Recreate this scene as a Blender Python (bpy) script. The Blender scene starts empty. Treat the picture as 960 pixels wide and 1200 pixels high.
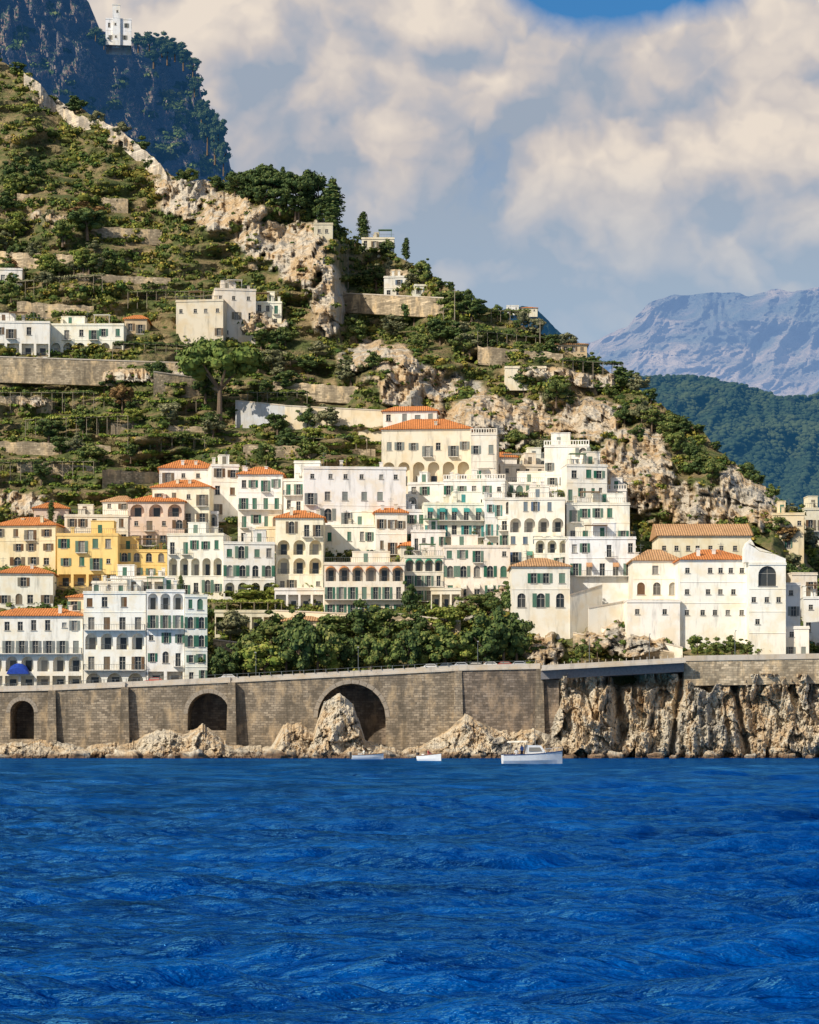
import bpy, math, random
import numpy as np
RD=random.Random(7); rng=np.random.default_rng(5)
F=2760.; CZ=3.; HY=867.
scene=bpy.context.scene; col=scene.collection
rad=math.radians
def WP(px,py,Y): return ((px-480)*Y/F, Y, CZ+(HY-py)*Y/F)
# ---------------------------------------------------------------- noise
def h3(i,j,k):
    n=(i*374761393+j*668265263+k*1274126177)&0xffffffff
    n=((n^(n>>13))*1274126177)&0xffffffff
    return ((n^(n>>16))&0xffff)/65535.
def vn(x,y,z=None):
    x=np.asarray(x,float);y=np.asarray(y,float)
    z=np.zeros_like(x) if z is None else np.asarray(z,float)
    xi=np.floor(x).astype(np.int64);yi=np.floor(y).astype(np.int64);zi=np.floor(z).astype(np.int64)
    u=x-xi;v=y-yi;w=z-zi
    u=u*u*(3-2*u);v=v*v*(3-2*v);w=w*w*(3-2*w)
    def L(a,b,t):return a+(b-a)*t
    r0=L(L(h3(xi,yi,zi),h3(xi+1,yi,zi),u),L(h3(xi,yi+1,zi),h3(xi+1,yi+1,zi),u),v)
    r1=L(L(h3(xi,yi,zi+1),h3(xi+1,yi,zi+1),u),L(h3(xi,yi+1,zi+1),h3(xi+1,yi+1,zi+1),u),v)
    return L(r0,r1,w)*2-1
def fbm(x,y,z=None,o=4,g=.5):
    s=0;a=1;f=1;t=0
    for q in range(o):
        s=s+a*vn(x*f+q*17.3,y*f+q*9.1,None if z is None else z*f+q*5.7);t+=a;a*=g;f*=2.03
    return s/t
def ridged(x,y,o=5,g=.55):
    s=0;a=1;f=1;t=0
    for q in range(o):
        s=s+a*(1-2*np.abs(vn(x*f+q*13.7,y*f+q*7.9)));t+=a;a*=g;f*=2.1
    return s/t
def blocks(x,y,wob=.6,o=3,g=.45):
    """angular fractured blocks, -1..1"""
    s=0;a=1;t=0
    for q in range(o):
        wx=x+fbm(x*.8+q*4,y*.8,o=3)*wob+y*.35;wy=y+fbm(x*.8+9,y*.8+q*3,o=3)*wob-x*.2
        i=np.floor(wx).astype(np.int64);j=np.floor(wy).astype(np.int64);u=wx-i-.5;v=wy-j-.5
        e=np.minimum(sm(0,.06,.5-np.abs(u)),sm(0,.06,.5-np.abs(v)))
        s=s+a*((h3(i,j,i*0+q)*2-1)*.9+u*(h3(i,j,i*0+q+7)*2-1)*1.8+v*(h3(i,j,i*0+q+11)*2-1)*1.8-.2*(1-e));t+=a;a*=g;x=x*2.3;y=y*2.3
    return s/t
def sm(a,b,x):
    t=np.clip((x-a)/(b-a),0,1);return t*t*(3-2*t)
# ---------------------------------------------------------------- materials
def c4(c): return tuple(c)+(1,) if len(c)==3 else c
class M:
    def __init__(s,name):
        s.m=bpy.data.materials.new(name);s.m.use_nodes=True;s.nt=s.m.node_tree;s.N=s.nt.nodes;s.L=s.nt.links
        s.b=s.N['Principled BSDF'];s.out=s.N['Material Output'];s.b.inputs['Roughness'].default_value=.9
        s.b.inputs['Specular IOR Level'].default_value=.2
    def n(s,t,**k):
        x=s.N.new(t)
        for a,v in k.items():setattr(x,a,v)
        return x
    def pos(s,scale=(1,1,1),obj=False):
        g=s.n('ShaderNodeTexCoord').outputs['Object'] if obj else s.n('ShaderNodeNewGeometry').outputs['Position']
        mp=s.n('ShaderNodeMapping');mp.inputs['Scale'].default_value=scale;s.L.new(g,mp.inputs['Vector']);return mp.outputs[0]
    def noise(s,v,sc,det=4,rough=.55,dist=0):
        x=s.n('ShaderNodeTexNoise');x.inputs['Scale'].default_value=sc;x.inputs['Detail'].default_value=det
        x.inputs['Roughness'].default_value=rough;x.inputs['Distortion'].default_value=dist;s.L.new(v,x.inputs['Vector']);return x.outputs['Fac']
    def ramp(s,f,stops):
        x=s.n('ShaderNodeValToRGB');e=x.color_ramp.elements
        while len(e)<len(stops):e.new(.5)
        for i,(p,c) in enumerate(stops):e[i].position=p;e[i].color=c4(c) if not isinstance(c,(int,float)) else (c,c,c,1)
        s.L.new(f,x.inputs[0]);return x.outputs[0]
    def mix(s,f,a,b,bt='MIX'):
        x=s.n('ShaderNodeMix',data_type='RGBA',blend_type=bt)
        for i,v in ((0,f),(6,a),(7,b)):
            if isinstance(v,(int,float)):x.inputs[i].default_value=v
            elif isinstance(v,tuple):x.inputs[i].default_value=c4(v)
            else:s.L.new(v,x.inputs[i])
        return x.outputs[2]
    def math(s,op,a,b=0,clamp=False):
        x=s.n('ShaderNodeMath',operation=op,use_clamp=clamp)
        for i,v in ((0,a),(1,b)):
            if isinstance(v,(int,float)):x.inputs[i].default_value=v
            else:s.L.new(v,x.inputs[i])
        return x.outputs[0]
    def bump(s,h,st=.5,d=.2):
        x=s.n('ShaderNodeBump');x.inputs['Strength'].default_value=st;x.inputs['Distance'].default_value=d
        s.L.new(h,x.inputs['Height']);s.L.new(x.outputs[0],s.b.inputs['Normal']);return x
    def color(s,c):
        if isinstance(c,tuple):s.b.inputs['Base Color'].default_value=c4(c)
        else:s.L.new(c,s.b.inputs['Base Color'])
    def haze(s,f,c):  # aerial haze painted into the material as an even emission mix
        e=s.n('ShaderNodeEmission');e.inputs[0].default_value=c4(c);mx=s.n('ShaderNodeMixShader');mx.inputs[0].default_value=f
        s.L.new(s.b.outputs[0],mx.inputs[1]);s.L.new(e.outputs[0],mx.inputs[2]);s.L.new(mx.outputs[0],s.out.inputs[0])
cache={}
def memo(f):
    def g(*a):
        k=(f.__name__,)+a
        if k not in cache:cache[k]=f(*a)
        return cache[k]
    return g
def sc(c,k): return tuple(min(1,x*k) for x in c[:3])
@memo
def plaster(c,dirt=.34):
    m=M('plaster');c=c[:3]
    st=m.noise(m.pos((.9,.9,.16)),1.1,4,.65);bl=m.noise(m.pos(),.35,4,.6)
    a=m.ramp(st,[(.3,sc(c,1-dirt)),(.48,c),(1,sc(c,1.05))])
    warm=(c[0]*.94,c[1]*.85,c[2]*.7)
    a=m.mix(m.ramp(bl,[(.47,0.),(.66,.8)]),a,warm)
    m.color(a);return m.m
@memo
def flat(name,c,rough=.7,var=.25):
    m=M(name);v=m.noise(m.pos(),2.5,2);a=m.ramp(v,[(.3,sc(c,1-var)),(.7,sc(c,1+var*.4))])
    if name=='shutter_paint':
        oi=m.n('ShaderNodeObjectInfo').outputs['Random'];a=m.mix(m.ramp(oi,[(.0,0.),(1.,.5)]),a,(.3,.33,.27))
    m.color(a);m.b.inputs['Roughness'].default_value=rough;return m.m
@memo
def tiles(c):
    m=M('roof_tiles');v=m.noise(m.pos(),1.6,4,.7);b=m.noise(m.pos(),.25,3)
    a=m.ramp(v,[(.3,sc(c,.6)),(.5,c),(.75,(min(1,c[0]*1.2),c[1]*1.35,c[2]*1.6))])
    a=m.mix(m.ramp(b,[(.45,0.),(.7,.6)]),a,sc(c,.65))
    w=m.n('ShaderNodeTexWave',bands_direction='X');w.inputs['Scale'].default_value=.7;w.inputs['Distortion'].default_value=.6;m.L.new(m.pos(),w.inputs['Vector'])
    a=m.mix(m.math('MULTIPLY',w.outputs['Fac'],.45),a,sc(c,.45));m.color(a);m.bump(w.outputs['Fac'],.8,.12);return m.m
@memo
def stone(c,bw,bh,mort=.5):
    m=M('stone_blocks');p=m.n('ShaderNodeNewGeometry').outputs['Position'];sx=m.n('ShaderNodeSeparateXYZ');m.L.new(p,sx.inputs[0])
    cb=m.n('ShaderNodeCombineXYZ');m.L.new(m.math('ADD',sx.outputs[0],m.math('MULTIPLY',sx.outputs[1],.7)),cb.inputs[0]);m.L.new(sx.outputs[2],cb.inputs[1])
    wv=m.noise(m.pos(),.8,3);va=m.n('ShaderNodeVectorMath',operation='ADD');m.L.new(cb.outputs[0],va.inputs[0])
    c2=m.n('ShaderNodeCombineXYZ');m.L.new(m.math('MULTIPLY',wv,.5),c2.inputs[0]);m.L.new(m.math('MULTIPLY',wv,.35),c2.inputs[1]);m.L.new(c2.outputs[0],va.inputs[1])
    br=m.n('ShaderNodeTexBrick');br.inputs['Scale'].default_value=1;br.inputs['Brick Width'].default_value=bw;br.inputs['Row Height'].default_value=bh
    br.inputs['Mortar Size'].default_value=.03;br.inputs['Color1'].default_value=c4(sc(c,.55));br.inputs['Color2'].default_value=c4(sc(c,1.4));br.inputs['Mortar'].default_value=c4(sc(c,mort))
    m.L.new(va.outputs[0],br.inputs['Vector'])
    bl=m.noise(m.pos((1,1,.3)),.25,6,.68);a=m.mix(m.ramp(bl,[(.42,0.),(.6,.8)]),br.outputs[0],sc(c,.42))
    bl2=m.noise(m.pos((1,1,.5)),.45,5,.65);a=m.mix(m.ramp(bl2,[(.5,0.),(.68,.8)]),a,(c[0]*1.7,c[1]*1.55,c[2]*1.3))
    bl3=m.noise(m.pos((.9,.9,.1)),.7,4,.6);a=m.mix(m.ramp(bl3,[(.56,0.),(.7,.6)]),a,(.09,.075,.055))
    m.color(a);m.bump(m.math('ADD',m.noise(m.pos(),1.8,3),m.math('MULTIPLY',br.outputs['Fac'],-.4)),.7,.15);return m.m
def rockcol(m,s=1.,light=(.66,.58,.46),och=(.56,.39,.21),grey=(.44,.41,.35),dk=1.):
    v=m.pos((1,1,.5));a=m.noise(v,.07*s,6,.6,.6);b=m.noise(v,.25*s,6,.68,.4);c=m.noise(m.pos((1,1,.3)),.4*s,5,.7,1.2)
    x=m.ramp(a,[(.34,grey),(.45,light),(.57,och),(.64,light)])
    x=m.mix(m.ramp(b,[(.35,.75*dk),(.46,0.)]),x,sc(grey,.5));x=m.mix(m.ramp(c,[(.31,.9*dk),(.4,0.)]),x,(.08,.065,.05))
    return x,m.math('ADD',m.math('MULTIPLY',b,1.2),c)
def foliage(name,stops,attr=False):
    m=M(name);g=m.n('ShaderNodeNewGeometry');v=m.ramp(g.outputs['Random Per Island'],stops)
    if attr:
        at=m.n('ShaderNodeAttribute',attribute_name='tint');v=m.mix(1.,v,at.outputs['Color'],'MULTIPLY')
    else:
        big=m.noise(m.pos(),.07,2);v=m.mix(m.ramp(big,[(.4,.35),(.6,0.)]),v,(.04,.065,.02))
    m.color(v);m.b.inputs['Roughness'].default_value=.75;return m.m
WHITE=(.85,.82,.745);WHITE2=(.82,.81,.78);CREAM=(.8,.69,.5);PALE=(.82,.75,.61);YEL=(.83,.6,.25);PINK=(.77,.62,.48);GREYC=(.68,.61,.49);OCH=(.58,.46,.3)
GRN=(.02,.13,.08);TEAL=(.03,.26,.25);BRN=(.14,.07,.03);GRY=(.2,.21,.2);BLU=(.05,.1,.2)
TILE=(.66,.24,.075);TILE2=(.58,.33,.16)
def glassm():
    m=M('window_glass');oi=m.n('ShaderNodeObjectInfo').outputs['Random']
    m.color(m.ramp(oi,[(0,(.012,.018,.022)),(.55,(.03,.035,.035)),(.72,(.12,.11,.09)),(.9,(.3,.28,.24)),(1,(.5,.48,.42))]));m.b.inputs['Roughness'].default_value=.2;m.b.inputs['Specular IOR Level'].default_value=.5;return m.m
GLASS=glassm()
# ---------------------------------------------------------------- mesh builder
class MB:
    def __init__(s):s.v=[];s.f=[]
    def q(s,*p):
        i=len(s.v);s.v+=list(p);s.f.append(tuple(range(i,i+len(p))))
    def box(s,x0,x1,y0,y1,z0,z1):
        i=len(s.v);s.v+=[(x0,y0,z0),(x1,y0,z0),(x1,y1,z0),(x0,y1,z0),(x0,y0,z1),(x1,y0,z1),(x1,y1,z1),(x0,y1,z1)]
        s.f+=[tuple(i+k for k in q) for q in((0,3,2,1),(4,5,6,7),(0,1,5,4),(1,2,6,5),(2,3,7,6),(3,0,4,7))]
    def prism(s,pts,y0,y1):
        i=len(s.v);n=len(pts);s.v+=[(x,y0,z) for x,z in pts]+[(x,y1,z) for x,z in pts]
        s.f.append(tuple(range(i,i+n)));s.f.append(tuple(range(i+2*n-1,i+n-1,-1)))
        for k in range(n):
            j=(k+1)%n;s.f.append((i+k,i+n+k,i+n+j,i+j))
    def tube(s,p0,p1,r0,r1=None,n=6):
        r1=r0 if r1 is None else r1
        from mathutils import Vector
        a=Vector(p0);b=Vector(p1);d=(b-a).normalized();u=d.orthogonal().normalized();w=d.cross(u);i=len(s.v)
        for c,r in((a,r0),(b,r1)):
            for k in range(n):
                t=2*math.pi*k/n;s.v.append(tuple(c+u*math.cos(t)*r+w*math.sin(t)*r))
        for k in range(n):
            j=(k+1)%n;s.f.append((i+k,i+j,i+n+j,i+n+k))
        s.f.append(tuple(range(i+n-1,i-1,-1)));s.f.append(tuple(range(i+n,i+2*n)))
    def loft(s,rings,close=True,caps=True):
        i=len(s.v);n=len(rings[0])
        for r in rings:s.v+=list(r)
        for a in range(len(rings)-1):
            for k in range(n if close else n-1):
                j=(k+1)%n;s.f.append((i+a*n+k,i+a*n+j,i+(a+1)*n+j,i+(a+1)*n+k))
        if caps:s.f.append(tuple(range(i+n-1,i-1,-1)));s.f.append(tuple(range(i+(len(rings)-1)*n,i+len(rings)*n)))
    def mesh(s,name,mat):
        me=bpy.data.meshes.new(name);me.from_pydata(s.v,[],s.f);me.materials.append(mat);me.update();return me
    def build(s,name,mat,parent=None,loc=None,smooth=False):
        me=s.mesh(name,mat)
        if smooth:me.shade_smooth()
        return link(name,me,parent,loc)
def link(name,me,parent=None,loc=None):
    o=bpy.data.objects.new(name,me);col.objects.link(o);o.parent=parent
    if loc is not None:o.location=loc
    return o
def tag(o,label=None,cat=None,group=None,kind=None):
    if label:o['label']=label
    if cat:o['category']=cat
    if group:o['group']=group
    if kind:o['kind']=kind
    return o
def empty(name,loc,rz=0,s=1.):
    o=bpy.data.objects.new(name,None);col.objects.link(o);o.location=loc;o.rotation_euler=(0,0,rz);o.scale=(s,s,s) if isinstance(s,(int,float)) else s;return o
def npmesh(name,V,Fq,mat,smooth=False):
    me=bpy.data.meshes.new(name);nv=len(V);nf=len(Fq)
    me.vertices.add(nv);me.vertices.foreach_set('co',np.asarray(V,np.float32).ravel())
    me.loops.add(nf*4);me.loops.foreach_set('vertex_index',np.asarray(Fq,np.int32).ravel())
    me.polygons.add(nf);me.polygons.foreach_set('loop_start',np.arange(0,nf*4,4,dtype=np.int32))
    try:me.polygons.foreach_set('loop_total',np.full(nf,4,np.int32))
    except Exception:pass
    me.materials.append(mat);me.update(calc_edges=True)
    me.polygons.foreach_set('use_smooth',np.full(nf,smooth,bool));return me
def gridf(r,c):
    i=np.arange(r-1)[:,None]*c+np.arange(c-1)[None,:];return np.stack([i,i+1,i+c+1,i+c],-1).reshape(-1,4)
# ---------------------------------------------------------------- terrain
WT=[(-400,820),(0,812),(270,800),(540,786),(640,784),(800,775),(960,770),(1400,765)]
wallTop=lambda px:np.interp(px,[a for a,b in WT],[b for a,b in WT])
RG=[(-400,-60),(-120,30),(0,76),(30,86),(60,114),(100,131),(150,165),(185,195),(215,210),(260,214),(300,228),(350,244),(385,262),(410,280),(450,292),(500,320),(540,345),(590,370),(650,398),(700,428),(740,452),(780,478),(820,506),(860,540),(890,566),(915,588),(935,602),(960,625),(1100,690),(1400,740)]
ridge=lambda px:np.interp(px,[a for a,b in RG],[b for a,b in RG])
ROCKS=[(215,225,38,32),(270,250,42,26),(310,288,38,30),(352,300,34,50),(385,355,22,48),(300,378,40,18),(70,118,46,10),(150,165,42,12),(60,255,24,12),
(440,418,50,20),(500,452,78,27),(600,487,80,29),(680,492,58,27),(740,553,58,54),(800,585,68,37),(880,590,40,36),(560,480,66,28),(640,440,50,10),(25,590,38,14),(568,705,40,34),(640,760,30,25),(725,748,60,22),(30,470,26,9),(700,445,38,10),(150,440,80,8),(855,560,28,18),(590,520,40,14)]
def rockmask(px,py):
    n=fbm(px*.03,py*.03,o=4)*1.3+fbm(px*.12,py*.12,o=2)*.7;m=np.zeros_like(px)
    for cx,cy,rx,ry in ROCKS:
        r=((px-cx)/rx)**2+((py-cy)/ry)**2;m=np.maximum(m,1.2-r)
    return sm(.2,.66,m+n*.85*(m>-1)*sm(0,.25,m))
def surfY(px,py,fine=False):
    px=np.atleast_1d(np.asarray(px,float));py=np.atleast_1d(np.asarray(py,float))
    wt=wallTop(px);d=np.maximum(wt-py,0)
    per=20.;dd=d+fbm(px*.02,py*.01+3,o=2)*10;q=dd/per;fl=np.floor(q);dt=per*(fl+sm(.7,1.,q-fl))
    tm=.8*sm(130,190,d)
    rk=rockmask(px,py);tm=tm*(1-rk)
    Y=409+.38*(d*(1-tm)+dt*tm)
    k=np.clip(d/220,0,1)
    Y=Y+fbm(px*.011,py*.016,o=3)*16*k
    Y=Y+sm(392,412,px+fbm(py*.03,py*0,o=2)*14)*sm(430,360,py)*34*sm(560,420,px+0*py)
    Y=Y+np.maximum(px-905,0)*.45
    if fine:
        Y=Y-rk*(4+ridged(px*.03,py*.018,o=4)*6+blocks(px*.05,py*.035)*3.)
        Y=Y+fbm(px*.09,py*.12,o=3)*1.6*np.clip(d/60,0,1)
    else:Y=Y-rk*3
    return Y
def at(px,py,off=0):
    Y=float(surfY(px,py)[0])+off;return WP(px,py,Y)
def terrain():
    pxs=np.arange(-330,1300,2.2);nr=330
    t=np.linspace(0,1,nr)
    PX=np.repeat(pxs[None,:],nr,0);w=wallTop(pxs);r=ridge(pxs)+fbm(pxs*.05,pxs*0,o=4)*7
    PY=w[None,:]+(r-w)[None,:]*t[:,None]
    Y=surfY(PX.ravel(),PY.ravel(),True).reshape(PX.shape)
    rk=rockmask(PX.ravel(),PY.ravel()).reshape(PX.shape)
    X=(PX-480)*Y/F;Z=CZ+(HY-PY)*Y/F
    rows=[(X[0],Y[0]-1,Z[0]-14)]+[(X[i],Y[i],Z[i]) for i in range(nr)]
    rks=[rk[0]]+list(rk)
    for k in range(1,14):
        rows.append((X[-1]*(1+.01*k),Y[-1]+k*14,Z[-1]-k*k*.9-k*1.5));rks.append(rk[-1])
    V=np.stack([np.stack(r_,-1) for r_ in rows]).reshape(-1,3)
    m=M('hillside_ground');rc,bh=rockcol(m,1.6,dk=.9)
    a=m.noise(m.pos(),.12,6,.65);b=m.noise(m.pos((1,1,2.5)),.6,4,.6)
    g=m.ramp(a,[(.3,(.06,.085,.025)),(.43,(.12,.14,.045)),(.54,(.26,.2,.1)),(.7,(.42,.31,.17))])
    g=m.mix(m.ramp(b,[(.35,.5),(.5,0.)]),g,(.06,.07,.03))
    at_=m.n('ShaderNodeAttribute',attribute_name='rock')
    m.color(m.mix(at_.outputs['Fac'],g,rc));m.bump(bh,.9,1.1)
    me=npmesh('hillside',V,gridf(len(rows),len(pxs)),m.m,False)
    A=me.attributes.new('rock','FLOAT','POINT');A.data.foreach_set('value',np.concatenate(rks).astype(np.float32))
    tag(link('hillside',me),kind='structure')
terrain()
def sheet(name,rg,px0,px1,step,bot,nr,Yf,Yb,mat,amp,fx,fy,jag,blk=0.,slant=0.):
    pxs=np.arange(px0,px1,step);r=np.interp(pxs,[a for a,b in rg],[b for a,b in rg])+ridged(pxs*fx*1.5,pxs*0+3,o=5)*jag
    t=np.linspace(0,1,nr);PX=np.repeat(pxs[None,:],nr,0);PY=bot+(r-bot)[None,:]*t[:,None]
    Y=Yf+(Yb-Yf)*t[:,None]+PX*0
    u=PX+slant*(PY-400)
    Y=Y-ridged(u*fx+fbm(PX*fx,PY*fy,o=2)*.5,PY*fy,o=6)*amp
    if blk:Y=Y-blocks(u*fx*2.2,PY*fy*2.6)*blk
    X=(PX-480)*Y/F;Z=CZ+(HY-PY)*Y/F
    rows=[np.stack([X[i],Y[i],Z[i]],-1) for i in range(nr)]
    for k in range(1,5):
        rows.append(np.stack([X[-1],Y[-1]+k*amp*1.5,Z[-1]-k*k*amp*.25],-1))
    me=npmesh(name,np.concatenate(rows),gridf(len(rows),len(pxs)),mat,blk==0);tag(link(name,me),kind='structure')
    return PX,PY,Y
m=M('far_mountain_rock');a=m.noise(m.pos((1,.6,1.6)),.0022,9,.64,.5);b=m.noise(m.pos((1,.6,1)),.007,7,.7)
c=m.ramp(a,[(.38,(.13,.19,.17)),(.48,(.26,.27,.22)),(.56,(.58,.46,.34)),(.7,(.72,.58,.44))]);c=m.mix(m.ramp(b,[(.42,.6),(.56,0.)]),c,(.1,.15,.17))
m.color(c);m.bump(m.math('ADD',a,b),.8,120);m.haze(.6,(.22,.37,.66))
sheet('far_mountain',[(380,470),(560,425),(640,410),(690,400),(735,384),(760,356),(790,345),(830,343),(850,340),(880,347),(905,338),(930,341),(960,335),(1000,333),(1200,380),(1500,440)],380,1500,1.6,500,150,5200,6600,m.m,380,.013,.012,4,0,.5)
m=M('far_forest');a=m.noise(m.pos(),.012,8,.65);b=m.noise(m.pos(),.12,5,.7)
c=m.ramp(a,[(.38,(.02,.05,.035)),(.5,(.04,.07,.035)),(.62,(.07,.1,.045)),(.75,(.24,.22,.14))]);m.color(m.mix(m.ramp(b,[(.4,.6),(.55,0.)]),c,(.015,.03,.025)))
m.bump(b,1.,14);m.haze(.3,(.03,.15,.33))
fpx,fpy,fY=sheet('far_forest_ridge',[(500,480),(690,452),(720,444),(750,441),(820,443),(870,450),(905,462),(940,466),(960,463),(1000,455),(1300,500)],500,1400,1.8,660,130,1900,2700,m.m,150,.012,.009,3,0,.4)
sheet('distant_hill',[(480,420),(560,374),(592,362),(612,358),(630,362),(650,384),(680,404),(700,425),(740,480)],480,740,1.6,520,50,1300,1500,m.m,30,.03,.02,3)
m=M('far_cliff_rock');rc,bh=rockcol(m,.6,(.5,.39,.3),(.42,.27,.17),(.27,.24,.22),.8)
nz=m.n('ShaderNodeNewGeometry');sp=m.n('ShaderNodeSeparateXYZ');m.L.new(nz.outputs['Normal'],sp.inputs[0])
gm=m.math('ADD',m.math('MULTIPLY',sp.outputs[2],.5),m.noise(m.pos(),.035,5,.7))
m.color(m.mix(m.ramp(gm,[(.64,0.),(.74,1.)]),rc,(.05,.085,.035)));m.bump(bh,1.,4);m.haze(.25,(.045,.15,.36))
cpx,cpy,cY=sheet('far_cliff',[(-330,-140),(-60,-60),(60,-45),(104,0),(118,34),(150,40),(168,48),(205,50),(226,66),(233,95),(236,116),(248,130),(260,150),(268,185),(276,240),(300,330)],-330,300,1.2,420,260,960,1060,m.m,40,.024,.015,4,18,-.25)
m=M('shore_rock');rc,bh=rockcol(m,2.4,(.74,.65,.5),(.6,.43,.25),(.5,.45,.37),1.)
g=m.n('ShaderNodeNewGeometry');sp=m.n('ShaderNodeSeparateXYZ');m.L.new(g.outputs['Position'],sp.inputs[0])
zz=m.math('ADD',sp.outputs[2],m.math('MULTIPLY',m.noise(m.pos(),.35,4),-2.4))
rc=m.mix(m.ramp(m.math('MULTIPLY',m.math('ADD',zz,1.2),.5),[(.15,.95),(.55,0.)]),rc,(.17,.1,.06));m.color(rc);m.bump(bh,1.,.7);SROCK=m.m
def seacliff():
    pxs=np.arange(634,1300,1.0);pys=np.arange(900,789,-.8);PX,PY=np.meshgrid(pxs,pys)
    top=sm(0,1,(900-PY)/110)
    Y=397.+top*4.5+0*PX
    Y=Y-ridged(PX*.018,PY*.008,o=4,g=.5)*3.2-blocks(PX*.05,PY*.024,1.1,4,.5)*3.-ridged(PX*.09,PY*.05,o=3)*.9
    Y=Y+7*np.exp(-((PX-728-(PY-840)*.08)/8)**2)*sm(880,860,PY)+10*np.exp(-((PX-733)/20)**2)*sm(806,799,PY)+4*np.exp(-((PX-868-(PY-840)*.2)/4)**2)+4*np.exp(-((PX-792+(PY-840)*.15)/4)**2)
    Y=Y+5*sm(662,640,PX)-4*np.exp(-((PX-690)/30)**2)*sm(800,850,PY)
    Z=CZ+(HY-PY)*Y/F;X=(PX-480)*Y/F
    V=np.stack([X,Y,Z],-1).reshape(-1,3);back=np.stack([X[-1],Y[-1]*0+412,Z[-1]+.1],-1)
    me=npmesh('sea_cliff',np.concatenate([V,back]),gridf(len(pys)+1,len(pxs)),SROCK,False);tag(link('sea_cliff',me),kind='structure')
seacliff()
def shorerocks():
    P=[(-330,870),(0,872),(60,868),(100,876),(120,873),(160,868),(185,854),(215,860),(240,850),(262,866),(275,874),(318,876),(332,850),(352,848),(368,860),(380,822),(398,814),(414,826),(428,868),(470,879),(500,872),(530,850),(545,837),(572,852),(600,858),(625,854),(655,866)]
    pxs=np.arange(-330,660,1.0);nr=54;t=np.linspace(0,1,nr)
    tp=np.interp(pxs,[a for a,b in P],[b for a,b in P])+ridged(pxs*.07,pxs*0,o=3)*-2+blocks(pxs*.06,pxs*0+2)*2
    PX=np.repeat(pxs[None],nr,0);PY=893+(tp-893)[None]*t[:,None]
    Y=388.5+10.5*t[:,None]**1.1-(ridged(PX*.05,PY*.04,o=3)*1.2+blocks(PX*.05,PY*.045,1.,4,.5)*2.4)*np.sin(np.pi*np.clip(t,0.05,1))[:,None]-ridged(PX*.02,PY*.03,o=2)*2
    Y=np.minimum(Y,399.6)
    Z=CZ+(HY-PY)*Y/F;X=(PX-480)*Y/F
    V=np.stack([X,Y,Z],-1).reshape(-1,3);back=np.stack([X[-1],Y[-1]+3,Z[-1]-2.5],-1)
    me=npmesh('shore_rocks',np.concatenate([V,back]),gridf(nr+1,len(pxs)),SROCK,False);tag(link('shore_rocks',me),kind='structure')
shorerocks()
def boulder(px,Y,r,label):
    n=15;k=10;s=RD.random()*50
    th=np.linspace(0,2*np.pi,n,endpoint=False);ph=np.linspace(.05,np.pi-.05,k);T,Pp=np.meshgrid(th,ph)
    x=np.cos(T)*np.sin(Pp);y=np.sin(T)*np.sin(Pp);z=np.cos(Pp)
    d=1+.6*fbm(x*1.2+s,y*1.2+s,z*1.2,o=3);e=1/np.maximum(np.maximum(np.abs(x+.2*y),np.abs(y-.2*z)),np.abs(z+.25*x));d=d*(.45+.45*np.minimum(e,1.6))
    v=MB();v.loft([[(float(x[i,j]*d[i,j]*r*1.3),float(y[i,j]*d[i,j]*r),float(z[i,j]*d[i,j]*r*.7)) for j in range(n)] for i in range(k)])
    o=v.build('boulder',SROCK,None,((px-480)*Y/F,Y,r*.05));o.rotation_euler=(0,0,RD.uniform(0,6));tag(o,label,'boulder','boulders at the waterline '+label[-24:])
for i,px in enumerate([4,40,62,92,131,150,178,205,226,286,322,340,356,372,396,420,455,482,520,541,560,598,640,668,700,722,768,790,835,880,925,950]):
    z='under the left sea wall' if px<280 else 'below the large arch' if px<470 else 'under the sea wall right of the large arch' if px<650 else 'at the foot of the sea cliff'
    boulder(px,387+RD.random()*4,RD.choice([.7,.9,1.1,1.4,1.9]),'pale limestone boulder at the waterline '+z)
# ---------------------------------------------------------------- facade
def facade(mb,rows,d0=.3):
    for (z0,z1,xa,xb,ops) in rows:
        cur=xa
        for (xc,w,zb,h,arch,d) in ops:
            x0=xc-w/2;x1=xc+w/2;zt=zb+h
            if x0>cur+1e-4:mb.q((cur,0,z0),(x0,0,z0),(x0,0,z1),(cur,0,z1))
            if zb>z0+1e-4:mb.q((x0,0,z0),(x1,0,z0),(x1,0,zb),(x0,0,zb))
            if arch:
                r=w/2;rz=min(r,h*.6);zs=zt-rz;n=10
                P=[(xc-r*math.cos(math.pi*k/n),zs+rz*math.sin(math.pi*k/n)) for k in range(n+1)]
                for k in range(n):
                    a,b=P[k],P[k+1];mb.q((a[0],0,a[1]),(b[0],0,b[1]),(b[0],0,z1),(a[0],0,z1))
                    mb.q((a[0],0,a[1]),(b[0],0,b[1]),(b[0],d,b[1]),(a[0],d,a[1]))
            else:
                zs=zt;mb.q((x0,0,zt),(x1,0,zt),(x1,0,z1),(x0,0,z1));mb.q((x0,0,zt),(x1,0,zt),(x1,d,zt),(x0,d,zt))
            mb.q((x0,0,zb),(x0,0,zs),(x0,d,zs),(x0,d,zb));mb.q((x1,0,zb),(x1,0,zs),(x1,d,zs),(x1,d,zb));mb.q((x0,0,zb),(x1,0,zb),(x1,d,zb),(x0,d,zb))
            cur=x1
        mb.q((cur,0,z0),(xb,0,z0),(xb,0,z1),(cur,0,z1))
FR=flat('window_frame_paint',(.4,.37,.32));IRON=flat('railing_iron',(.14,.15,.15));SLAB=flat('balcony_slab',(.72,.67,.59))
def mc(key,fn):
    k=('mesh',)+key
    if k not in cache:cache[k]=fn()
    return cache[k]
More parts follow.
